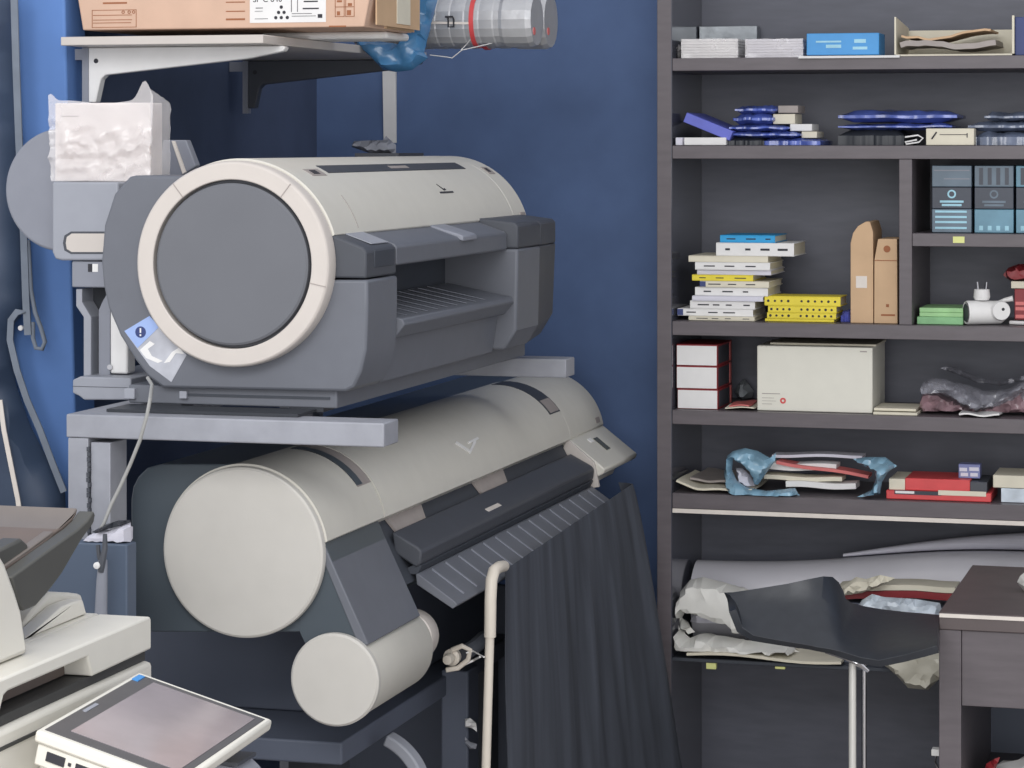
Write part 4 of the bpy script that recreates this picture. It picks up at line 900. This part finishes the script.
# ---- media basket
bk = thing('paper_basket', 'black cloth catch basket hanging from the lower plotter front', 'basket', (-1.10, 4.42, .35))
rows = []
for i in range(41):
    v = i/40; row = []
    for j in range(49):
        u = j/48; Y = 4.0+.86*u
        x = -1.134 + (.004+.098*u**1.3)*v**.85 ; zt_ = .846+.028*u; z = zt_-(zt_-.30)*v
        f = noise.noise(Vector((u*15+v*1.1, v*.9, 2)))*.010*min(1, v*3+.05) + noise.noise(Vector((u*34-v*1.5, v*1.2, 7)))*.0045*min(1, v*3)
        row.append((x+f, Y, z))
    q = row[-1]; row.append((q[0]-.014, Y+.012, q[2])); row.append((q[0]-.03, Y+.016, q[2]))
    rows.append(row)
MB().grid(rows, .0015).build('basket_cloth', 'cloth', bk, smooth=60)
tb = [P(504, 566, 3.975), P(499, 567, 3.93), P(494, 571, 3.90), P(491.5, 580, 3.89), P(490.5, 600, 3.885), P(490, 637, 3.885)]
MB().tube(tb, [.0085, .0088, .009, .009, .009, .009], 14).build('rod_bend', 'rod', bk, smooth=60)
p0, p1 = P(489.8, 637, 3.885), P(486, 768, 3.885); d_ = (p1-p0)/(p0.z-p1.z)
MB().tube([p0, p0+d_*(p0.z-.3)], .0068, 14).build('rod', 'rod', bk, smooth=60)
# knob tied with string
t = thing('knob', 'cream wing knob tied to the rod with string below the output guide', 'knob', P(460, 660, 3.93))
a = P(449, 659, 3.93); MB().lathe([(0, -.012), (.007, -.010), (.0085, 0), (.0075, .010), (.013, .012), (.013, .022), (.008, .024), (.008, .06), (0, .06)], (a.x, 3.93, a.z), 'y', 20).build('knob_body', 'rod', t)
MB().tube([P(452, 650, 3.94), P(462, 646, 3.94), P(470, 650, 3.945), P(468, 660, 3.945), P(458, 668, 3.94), P(446, 670, 3.935)], .004, 8).build('wing', 'rod', t)
MB().tube([P(466, 653, 3.94), P(473, 651, 3.945), P(480, 655, 3.90), P(484, 657, 3.873)], .0013, 6).build('string', 'paper', t)
MB().tube([P(450, 670, 3.94), P(462, 666, 3.945), P(474, 660, 3.95), P(480, 657, 3.90)], .0017, 6).build('string', 'paper', t)
MB().tube([P(462, 655, 3.96), P(475, 646, 4.0), P(484, 638, 4.04)], .012, 12).build('shaft', 'block', t)

# ================================================================ slate cabinet, papers, pole (left of printer)
zsc = P(100, 543.5, 3.33).z
b = P(127, 560, 3.33)
o = MB().box(-1.86, b.x, 3.33, 3.362, 0, zsc).build('side_cabinet', 'slatecab', bevel=.002); tag(o, 'slim slate blue cabinet standing left of the lower plotter, papers on its top', 'cabinet')
o = MB(zmin=zsc+.0006).pillow([(83, 544), (88, 536), (98, 531), (115, 529), (125, 524), (130.5, 522), (130.5, 544)], 3.35, .03, .003, 4, 5).build('crumpled_paper', 'paperlil', smooth=20); tag(o, 'crumpled white paper on the slate cabinet behind the feeder tray', 'paper')
o = MB().pillow([(92, 532), (104, 525), (118, 520.5), (130, 520), (130.5, 522.5), (120, 526), (108, 529), (96, 533.5)], 3.345, .03, .002, 4, 5).build('black_pouch', 'black'); tag(o, 'thin black pouch lying over the crumpled white paper', 'pouch')
t = thing('pole', 'grey pole with dark clip and white band before the slate cabinet', 'pole', P(102, 640, 3.30))
MB().tube([P(103, 560, 3.30), P(102, 580, 3.30), P(101, 612, 3.30), (P(100, 700, 3.30).x, 3.30, .01)], [.006, .0075, .0085, .0085], 12).build('shaft', 'pgrey2', t)
MB().tube([P(105, 534, 3.30), P(105, 548, 3.30), P(102, 563, 3.295), P(101, 572, 3.295)], [.003, .004, .005, .004], 8).build('clip', 'block', t)
MB().tube([P(98, 545, 3.30), P(99, 556, 3.30), P(102, 566, 3.30)], .003, 8).build('clip', 'block', t)
q = P(97, 565.5, 3.29); MB().lathe([(0, -.004), (.0045, -.002), (.0045, .003), (0, .005)], (q.x, 3.29, q.z), 'y', 12).build('band', 'paper', t)

# ================================================================ WALL SHELF AND LOAD
zs0, zs1 = 1.6605, 1.6745; xse = P(263, 40, 4.0).x
ws = thing('wall_shelf', 'white board shelf on white metal brackets high on the dark left wall', 'shelf', (-1.75, 4.6, 1.66))
MB().box(-1.88, xse, 4.0, 4.86, zs0, zs1).build('board', 'cream', ws, bevel=.0015)
def bracket(Y, m='paper', nm='bracket'):
    zt_ = zs0-.0006; x = XL+.042; k = .004
    MB().box(XL+.030, XL+.0415, Y+.002, Y+.016, zt_-.10, zt_).build('rail', 'pgrey2', ws); MB().box(XL+.002, XL+.0299, Y+.005, Y+.013, zt_-.02, zt_-.002).build('rail_bolt', 'pgrey2', ws)
    prof = [(x, zt_), (x+.34, zt_), (x+.344, zt_-.003), (x+.34, zt_-.009), (x+.28, zt_-.02), (x+.03, zt_-.045), (x+.022, zt_-.052), (x+.013, zt_-.09), (x, zt_-.09)]
    o = MB().prism_y(prof, Y, Y+.02).build('bracket', m, ws, bevel=.002)
    MB().lathe([(0, 0), (.004, 0), (.004, -.001), (0, -.001)], (x+.014, Y, zt_-.022), 'y', 12).build('hole', 'ink', o)
bracket(4.08); bracket(4.80, 'block')  # far bracket in charcoal: its shade is put into the colour
wb = thing('shelf_bracket', 'single white metal strip bracket fixed on the blue back wall', 'bracket', P(390, 140, YB))
a, b = P(384, 71, YB), P(397, 143, YB); MB().prism_x([(YB-.001, b.z), (YB-.004, b.z-.0), (YB-.012, a.z+.01), (YB-.001, a.z+.01)], a.x, b.x).build('strip', 'paper', wb, bevel=.001)
# foam tray under the box
o = MB().box(-1.62, P(408, 36, 4.33).x, 4.22, 4.34, zs1+.0006, zs1+.0125).build('foam_tray', 'paper', bevel=.005); tag(o, 'white foam slab sticking out under the cardboard box on the shelf', 'foam')
# cardboard box
zb_ = zs1+.0131; Ybx = 4.06; xr_ = P(364, 20, Ybx).x; xl_ = P(80.5, 31, Ybx).x; Hb = .17
cb_ = thing('cardboard_box', 'long cardboard box with white label and brown print on the white shelf', 'box', ((xl_+xr_)/2, 4.27, zb_))
MB().prism_y([(xl_+.004, zb_), (xr_, zb_), (xr_+.012, zb_+.06), (xr_+.012, zb_+Hb), (xl_-.012, zb_+Hb), (xl_-.012, zb_+.09)], Ybx, 4.31).build('carton', 'card', cb_, bevel=.002)
MB().box(xr_+.0125, xr_+.015, Ybx+.02, 4.305, zb_+.004, zb_+Hb).build('end_flap', 'card2', cb_)
MB().box(xr_+.0005, xr_+.0045, Ybx+.10, 4.308, zb_+.001, zb_+.05).build('end_flap', 'card2', cb_)
MB().box(xr_+.0152, xr_+.0162, Ybx+.12, Ybx+.19, zb_+.01, zb_+Hb).build('tape', 'creampaper', cb_)
la, lb2 = P(250, 0, Ybx), P(326, 22, Ybx); lab = MB().box(la.x, lb2.x, Ybx-.0008, Ybx+.0002, lb2.z, zb_+.11).build('shipping_label', 'paper', cb_)
mk = MB(); pz = lambda y: P(290, y, Ybx).z; px_ = lambda x: P(x, 10, Ybx).x; Yq = Ybx-.0008
for (x, y) in ((281.5, 7), (278.8, 12.3), (284.3, 12.3), (276, 17.5), (281.5, 17.5), (287.5, 17.5)): mk.lathe([(0, 0), (.0028, 0), (.0028, -.0005), (0, -.0005)], (px_(x), Yq, pz(y)), 'y', 12)
for (x0, x1, y, h) in ((304, 318, 2.4, .0022), (303, 319, 9.5, .0022), (292, 312, 14, .0008), (292, 316, 16.5, .0008), (256, 263, 8, .0012), (255, 268, 18.7, .0008), (255, 263, 11, .0006)): mk.box(px_(x0), px_(x1), Yq-.0005, Yq, pz(y), pz(y)+h)
for (x0, x1) in ((291.3, 291.9), (297.5, 298)): mk.box(px_(x0), px_(x1), Yq-.0005, Yq, pz(12), pz(-6))
mk.box(px_(318), px_(322.5), Yq-.0005, Yq, pz(18.3), pz(14.5))
mk.build('label_print', 'ink', lab)
text('label_text', 'SP C 840', .0135, 'ink', (px_(253), Yq, pz(1.6)), lab)
mk = MB(); Yq = Ybx-.0002; T = .0009
def frame(x0, y0, x1, y1):
    A, B, Zt, Zb = px_(x0), px_(x1), pz(y0), pz(y1)
    mk.box(A, B, Yq-.0004, Yq+.0004, Zt-T, Zt); mk.box(A, B, Yq-.0004, Yq+.0004, Zb, Zb+T); mk.box(A, A+T, Yq-.0004, Yq+.0004, Zb, Zt); mk.box(B-T, B, Yq-.0004, Yq+.0004, Zb, Zt)
frame(92, 7.2, 136.5, 25.3)
for y, x1 in ((13, 132), (17.8, 132), (20.8, 131)): mk.box(px_(93), px_(x1), Yq-.0004, Yq+.0004, pz(y), pz(y)+T*1.1)
for x in (123.5, 129.5, 134): mk.lathe([(.0016, 0), (.0028, 0), (.0028, -.0005), (.0016, -.0005)], (px_(x-.3), Yq, pz(9.8)), 'y', 10)
for y, x0, x1, h in ((1.8, 226, 245, .0016), (11, 226, 245, .0016), (19.5, 226, 245, .003)): mk.box(px_(x0), px_(x1), Yq-.0004, Yq+.0004, pz(y), pz(y)+h)
mk.box(px_(103), px_(127), Yq-.0004, Yq+.0004, pz(1.2), pz(-.5))
frame(335, -9, 344.5, 17.5); frame(345.5, -9, 354.5, 17.5)
mk.box(px_(335), px_(354), Yq-.0004, Yq+.0004, pz(8), pz(7.3))
for x0, x1, y0, y1 in ((337, 342, 1, 3), (348, 352, 4, 6.8), (337, 340, 12, 16), (347, 351, 11, 16)): mk.box(px_(x0), px_(x1), Yq-.0004, Yq+.0004, pz(y1), pz(y0))
mk.box(px_(329), px_(346), Yq-.0004, Yq+.0004, pz(27.6), pz(26.2))
mk.build('printing', 'print_', cb_)
# tubes
def ptube(name, Y, x0, x1, r, label):
    zc = zs1+.0006+r; A, B = P(x0, 10, Y).x, P(x1, 10, Y).x
    t = thing(name, label, 'tube', ((A+B)/2, Y, zs1))
    prof = [(0, 0), (r*.97, 0)]; m_ = 10; L_ = B-A
    for k in range(m_): prof += [(r, L_*.02+L_*.8*k/m_), (r, L_*.8*(k+.8)/m_), (r*.975, L_*.8*(k+.9)/m_)]
    prof += [(r*.98, L_*.82), (r*1.03, L_*.84), (r*1.04, L_*.97), (r*.96, L_), (0, L_)]
    MB().lathe(prof, (A, Y, zc), 'x', 18).build('ribbed_tube', 'silver', t, smooth=14)
    for u in (.66, ): MB().lathe([(r*1.0, 0), (r*1.035, 0), (r*1.035, .008), (r*1.0, .008)], (A+L_*u, Y, zc), 'x', 40).build('red_band', 'red', t)
    MB().lathe([(0, 0), (.007, 0), (.007, .0012), (0, .0012)], (B, Y-.02, zc-.02), 'x', 16).build('red_spot', 'pinkred', t)
    fr = MB(); u0, u1 = A+L_*.44, A+L_*.66; fr.ribbon([(u0, Y-r*1.03, zc-.004), (u1, Y-r*1.03, zc-.006)], .004, .0008, (0, 0, 1)); fr.build('strap', 'edge', t)
    fr = MB(); bx = A+L_*.53; rr__ = [(bx, Y-r*1.05, zc+.006), (bx+.014, Y-r*1.05, zc+.006), (bx+.016, Y-r*1.05, zc+.001), (bx+.016, Y-r*1.05, zc-.012), (bx+.006, Y-r*1.05, zc-.012), (bx+.006, Y-r*1.05, zc+.006)]; fr.tube(rr__, .0017, 6); fr.build('buckle', 'ink', t)
ptube('ribbed_tube', 4.62, 360, 537, .046, 'ribbed silver tube with red band and strap lying nearer on the shelf')
ptube('ribbed_tube', 4.73, 360, 551, .050, 'ribbed silver tube lying behind the strapped one, its end further right')
o = MB().pillow([(344, 36), (356, 44), (372, 58), (383, 70), (396, 72), (412, 70), (428, 58), (424, 52), (432, 20), (441, -12), (404, -12), (409, 30), (398, 44), (372, 40)], 4.50, .05, .012, 5, 3, fr=40).build('blue_bag', 'bluebag', smooth=60); tag(o, 'blue plastic bag hanging off the shelf between cardboard box and silver tubes', 'bag')
st_ = MB(); st_.tube([P(430, 55, 4.6), P(447, 57, 4.6), P(452, 58, 4.6), P(462, 50, 4.6), P(480, 46, 4.6), P(505, 40, 4.6)], .0009, 6); st_.tube([P(461, 50, 4.6), P(466, 45, 4.6), P(470, 40, 4.59)], .0009, 6)
tag(st_.build('string', 'paper'), 'loose thin white string dangling under the silver tubes', 'string')

# ================================================================ HANGING CLOTH AND STRAPS, far left
YH = YF-.10
o = MB().pillow([(-60, -20), (10, -20), (14, 80), (19, 180), (24, 250), (25, 300), (20, 318), (10, 328), (9, 345), (16, 385), (30, 425), (48, 460), (65, 492), (66, 520), (40, 540), (-60, 540)], YH, .06, .006, 14, 3, fr=14).build('garment', 'hang', smooth=50); tag(o, 'slate blue nylon garment hanging on the bright blue wall at far left', 'garment')
t = thing('strap', 'grey webbing strap looped over a screw on the bright blue wall', 'strap', P(25, 330, YH-.04))
MB().ribbon([P(14, -10, YH-.035), P(16, 60, YH-.035), P(19, 140, YH-.035), P(24, 240, YH-.035), P(26, 300, YH-.035), P(28, 335, YH-.035)], .012, .0015).build('webbing', 'strap', t, smooth=60)
MB().tube([P(28, 240, YH-.03), P(31, 290, YH-.03), P(35, 312, YH-.03), P(41, 328, YH-.03), P(45, 342, YH-.03), P(42, 349, YH-.03), P(36, 348, YH-.03), P(33, 338, YH-.03), P(33, 322, YH-.03)], .0038, 8).build('loop', 'strap', t, smooth=60)
MB().ribbon([P(26, 312, YH-.034), P(17, 312, YH-.036), P(11, 320, YH-.036), P(10, 340, YH-.036), P(17, 370, YH-.036), P(27, 400, YH-.036), P(40, 430, YH-.034), P(52, 462, YH-.034), P(64, 492, YH-.034)], .011, .0012, (1, 0, 0)).build('webbing', 'strap', t, smooth=60)
q = P(21, 328, YH-.02); MB().lathe([(0, -.004), (.004, -.003), (.0045, 0), (.0025, .002), (.0025, .03), (0, .03)], (q.x, q.y, q.z), 'y', 14).build('screw', 'paper', t)
t = MB().ribbon([P(0, 400, YH-.045), P(4, 430, YH-.045), P(11, 465, YH-.045), P(18, 500, YH-.045), P(22, 530, YH-.045)], .008, .001).build('ribbon', 'edge', smooth=60); tag(t, 'narrow white ribbon hanging over the slate blue garment', 'ribbon')

# ================================================================ COPIER, left foreground
XC = -1.162
cpx = thing('copier', 'white office copier with grey feeder tray and tilted touch screen in the left foreground', 'copier', (-1.45, 2.35, 0))
Yf = 2.70; Yc0 = 1.98; xbk = -1.72
pz_ = lambda x, y: PX(x, y, XC)
zt_c = .992; zb_c = .955
# scanner lid (front face with finger recess): profile along Y
far = pz_(152, 616); 
y92 = pz_(92, 681).y; y89 = pz_(88, 660).y; y8 = pz_(8, 706).y
prof = [(Yf, zb_c+.001), (Yf, zt_c-.003), (Yf-.004, zt_c), (Yc0, zt_c), (Yc0, zb_c), (y8-.02, zb_c), (y8-.008, zt_c-.017), (y8, zt_c-.0145), (y89, zt_c-.0145), (y89+.012, zb_c)]
lid = MB().prism_x([(y, z) for y, z in prof], XC-.06, XC).build('scanner_lid', 'copier', cpx, bevel=.003)
MB().box(xbk, XC-.0605, Yc0, Yf, zb_c, zt_c).build('lid_top', 'copier', cpx, bevel=.003)
MB().box(XC-.05, XC-.03, y8-.01, y89+.008, zb_c+.001, zt_c-.012).build('finger_recess', 'feedin', lid)
MB().box(xbk, XC-.006, Yc0, Yf-.004, .9445, zb_c-.001).build('scanner_gap', 'seam', cpx)
MB().box(xbk, XC+.002, Yc0, Yf, .0, .944).build('body', 'copier', cpx, bevel=.006)
MB().box(XC+.0015, XC+.0035, Yc0, Yf-.02, .925, .9285).build('body_seam', 'seam', cpx)
# raised rib on the lid
XR = XC-.09
rp = YZ([(22, 655), (26, 622), (34, 610), (52, 592), (70, 592.5), (82, 594), (85.5, 612)], XR); zf_ = zt_c+.0005
rp = [(max(y, Yc0+.02), max(z, zf_)) for y, z in rp]; rp[0] = (rp[0][0], zf_); rp[-1] = (rp[-1][0], zf_)
rq = YZ([(24, 655), (27, 640), (36, 631), (50, 618), (63, 606.5), (74, 602), (83, 599.5), (87, 612)], XR+.02); rq = [(max(y, Yc0+.02), max(z, zf_)) for y, z in rq]; rq[0] = (rq[0][0], zf_); rq[-1] = (rq[-1][0], zf_)
MB().prism_x(rq, XR+.0005, XR+.02).build('exit_ridge', 'copier', cpx, bevel=.002)
MB().prism_x(rp, xbk+.02, XR).build('paper_exit', 'copier', cpx, bevel=.004)
# feeder main hump
XH = XC-.03
hp = YZ([(29, 676), (22.5, 611), (16, 590), (6, 563), (1, 555), (-10, 552), (-60, 560), (-60, 720)], XH); hp = [(y, max(z, zf_)) for y, z in hp]
MB().prism_x(hp, xbk+.02, XH).build('feeder_housing', 'copier', cpx, bevel=.006)
# feeder tray
XT = XC-.045
tp_ = YZ([(12, 577), (45, 553), (78, 529.5), (88, 520), (94, 511), (95.5, 515), (94, 523), (81, 541), (62.5, 573), (50, 590), (36, 606), (24, 611), (18, 600)], XT)
MB().prism_x(tp_, XT-.018, XT).build('feeder_tray_side', 'feedd', cpx, bevel=.002)
tt = YZ([(9, 575.5), (45, 552), (66, 537), (69, 533), (78, 527), (88, 518), (93.5, 509.5), (93, 515), (80, 537), (60, 567), (30, 592)], XT)
tray = MB().prism_x(tt, xbk-.25, XT-.0185).build('feeder_tray', 'feedin', cpx, bevel=.002)
ti = YZ([(66, 537), (78, 526), (88, 517), (93.5, 508.5), (94, 512), (84, 524), (70, 536)], XT)
MB().prism_x(ti, xbk-.25, XT-.019).build('tray_lip', 'feed', tray, bevel=.002)
ti = YZ([(12, 573.5), (45, 550), (70, 532), (70, 534.5), (45, 553), (12, 577)], XT)
MB().prism_x(ti, XT-.03, XT-.0188).build('tray_rim', 'feed', tray, bevel=.001)
q0 = PX(57, 533, XT-.06); MB().box(XT-.07, XT-.05, q0.y-.004, q0.y+.022, q0.z-.006, q0.z+.0035, rot=Matrix.Rotation(math.radians(-12), 3, 'X')).build('paper_stop', 'feedd', tray)
pg = YZ([(-6, 572), (24, 552), (25, 545), (18, 538.5), (-6, 550)], XT-.026)
MB().prism_x(pg, XT-.045, XT-.0215).build('paper_guide', 'feedd', tray, bevel=.003)
# touch panel
pA = PX(134, 674, -1.13); YpF = pA.y; pN = PX(35.5, 730, -1.13); YpN = pN.y; zA = pA.z-.004
pB = P(273, 719, YpF); sl = Vector((pB.x+1.13, 0, pB.z-zA)); Ls = sl.length; sl.normalize(); nn = Vector((-sl.z, 0, sl.x))
pA = PX(138.5, 671.5, -1.13); YpF = pA.y; pN = PX(35.5, 730, -1.13); pB = P(273, 719.5, YpF-.01); YpN = pN.y
sl = pB-pA; Ls = sl.length; sl.normalize(); Vv = pN-pA; nn = sl.cross(-Vv).normalized()
if nn.z < 0: nn = -nn
def tp3(u, y, h): return pA + sl*u + Vv*((YpF-y)/(YpF-YpN)) + nn*h
def slab(u0, u1, y0, y1, h0, h1): return MB().loft([[tp3(u, y, h) for u, y in ((u0, y0), (u1, y0), (u1, y1), (u0, y1))] for h in (h0, h1)])
tpn = slab(0, Ls, YpN, YpF, -.012, 0).build('touch_panel', 'copier', cpx, bevel=.003)
slab(.006, Ls-.006, YpN+.008, YpF-.008, -.001, .0006).build('bezel', 'bezel', tpn, bevel=.0004)
slab(.026, Ls-.014, YpN+.026, YpF-.018, .0002, .0012).build('screen', 'screen', tpn)
slab(.006, .013, YpF-.03, YpF-.012, .0002, .0018).build('blue_button', 'led', tpn)
slab(.010, .014, YpN+.085, YpN+.115, .0002, .0014).build('nameplate', 'pgrey', tpn)
hs = slab(.006, Ls-.03, YpN+.012, YpF-.02, -.042, -.0125).build('panel_housing', 'copier', cpx, bevel=.004)
sb = slab(.004, .11, YpN+.003, YpN+.011, -.034, -.0122).build('port_strip', 'copier', cpx, bevel=.002)
slab(.016, .036, YpN+.0018, YpN+.004, -.026, -.017).build('port', 'ink', sb); slab(.048, .082, YpN+.0018, YpN+.004, -.024, -.018).build('port', 'ink', sb)
slab(.040, .043, YpN+.0018, YpN+.004, -.023, -.020).build('status_light', 'ink', sb)
MB().box(-1.159, -1.06, YpN+.05, YpF-.05, .80, .893).build('panel_arm', 'copier', cpx, bevel=.006)
MB().prism_y([(-1.16, .70), (-.985, .70), (-.985, .865), (-1.0, .878), (-1.05, .885), (-1.16, .885)], YpF-.075, YpF-.012).build('card_reader', 'pgrey', cpx, bevel=.006)
MB().box(-1.04, -.992, YpF-.07, YpF-.02, .8795, .8830).build('reader_pad', 'block', cpx)

# ================================================================ LIGHT
w = bpy.data.worlds.new('World'); bpy.context.scene.world = w; w.use_nodes = True
w.node_tree.nodes['Background'].inputs[0].default_value = (.95, .96, 1.0, 1); w.node_tree.nodes['Background'].inputs[1].default_value = 1.02
def area(name, loc, rot, sx, sy, e, col=(1, 1, 1)):
    l = bpy.data.lights.new(name, 'AREA'); l.shape = 'RECTANGLE'; l.size, l.size_y = sx, sy; l.energy = e; l.color = col
    o = bpy.data.objects.new(name, l); C.objects.link(o); o.location = loc; o.rotation_euler = rot; return o
area('top_fill', (-.9, .5, 2.8), (math.radians(38), 0, 0), 2.4, 1.2, 75, (1, 1, 1))  # added unseen soft light from above, brightens the dark stand
area('front_fill', (.6, -3.6, 1.7), (math.radians(88), 0, math.radians(12)), 4.0, 2.6, 190, (1, .99, .98))  # added unseen fill from behind the camera, evens out the lower parts

# ================================================================ CAMERA
cam = bpy.data.cameras.new('camera'); co = bpy.data.objects.new('camera', cam); C.objects.link(co)
cam.sensor_width = 36; cam.lens = 36*F/1024; cam.shift_y = -(384-HY)/1024; cam.clip_start = .05
co.location = (0, 0, HC); co.rotation_euler = (math.pi/2, 0, TH)
sc = bpy.context.scene; sc.camera = co
sc.view_settings.view_transform = 'Standard'; sc.view_settings.look = 'None'; sc.view_settings.gamma = 1; sc.view_settings.use_curve_mapping = False
sc.view_settings.exposure = -0.16
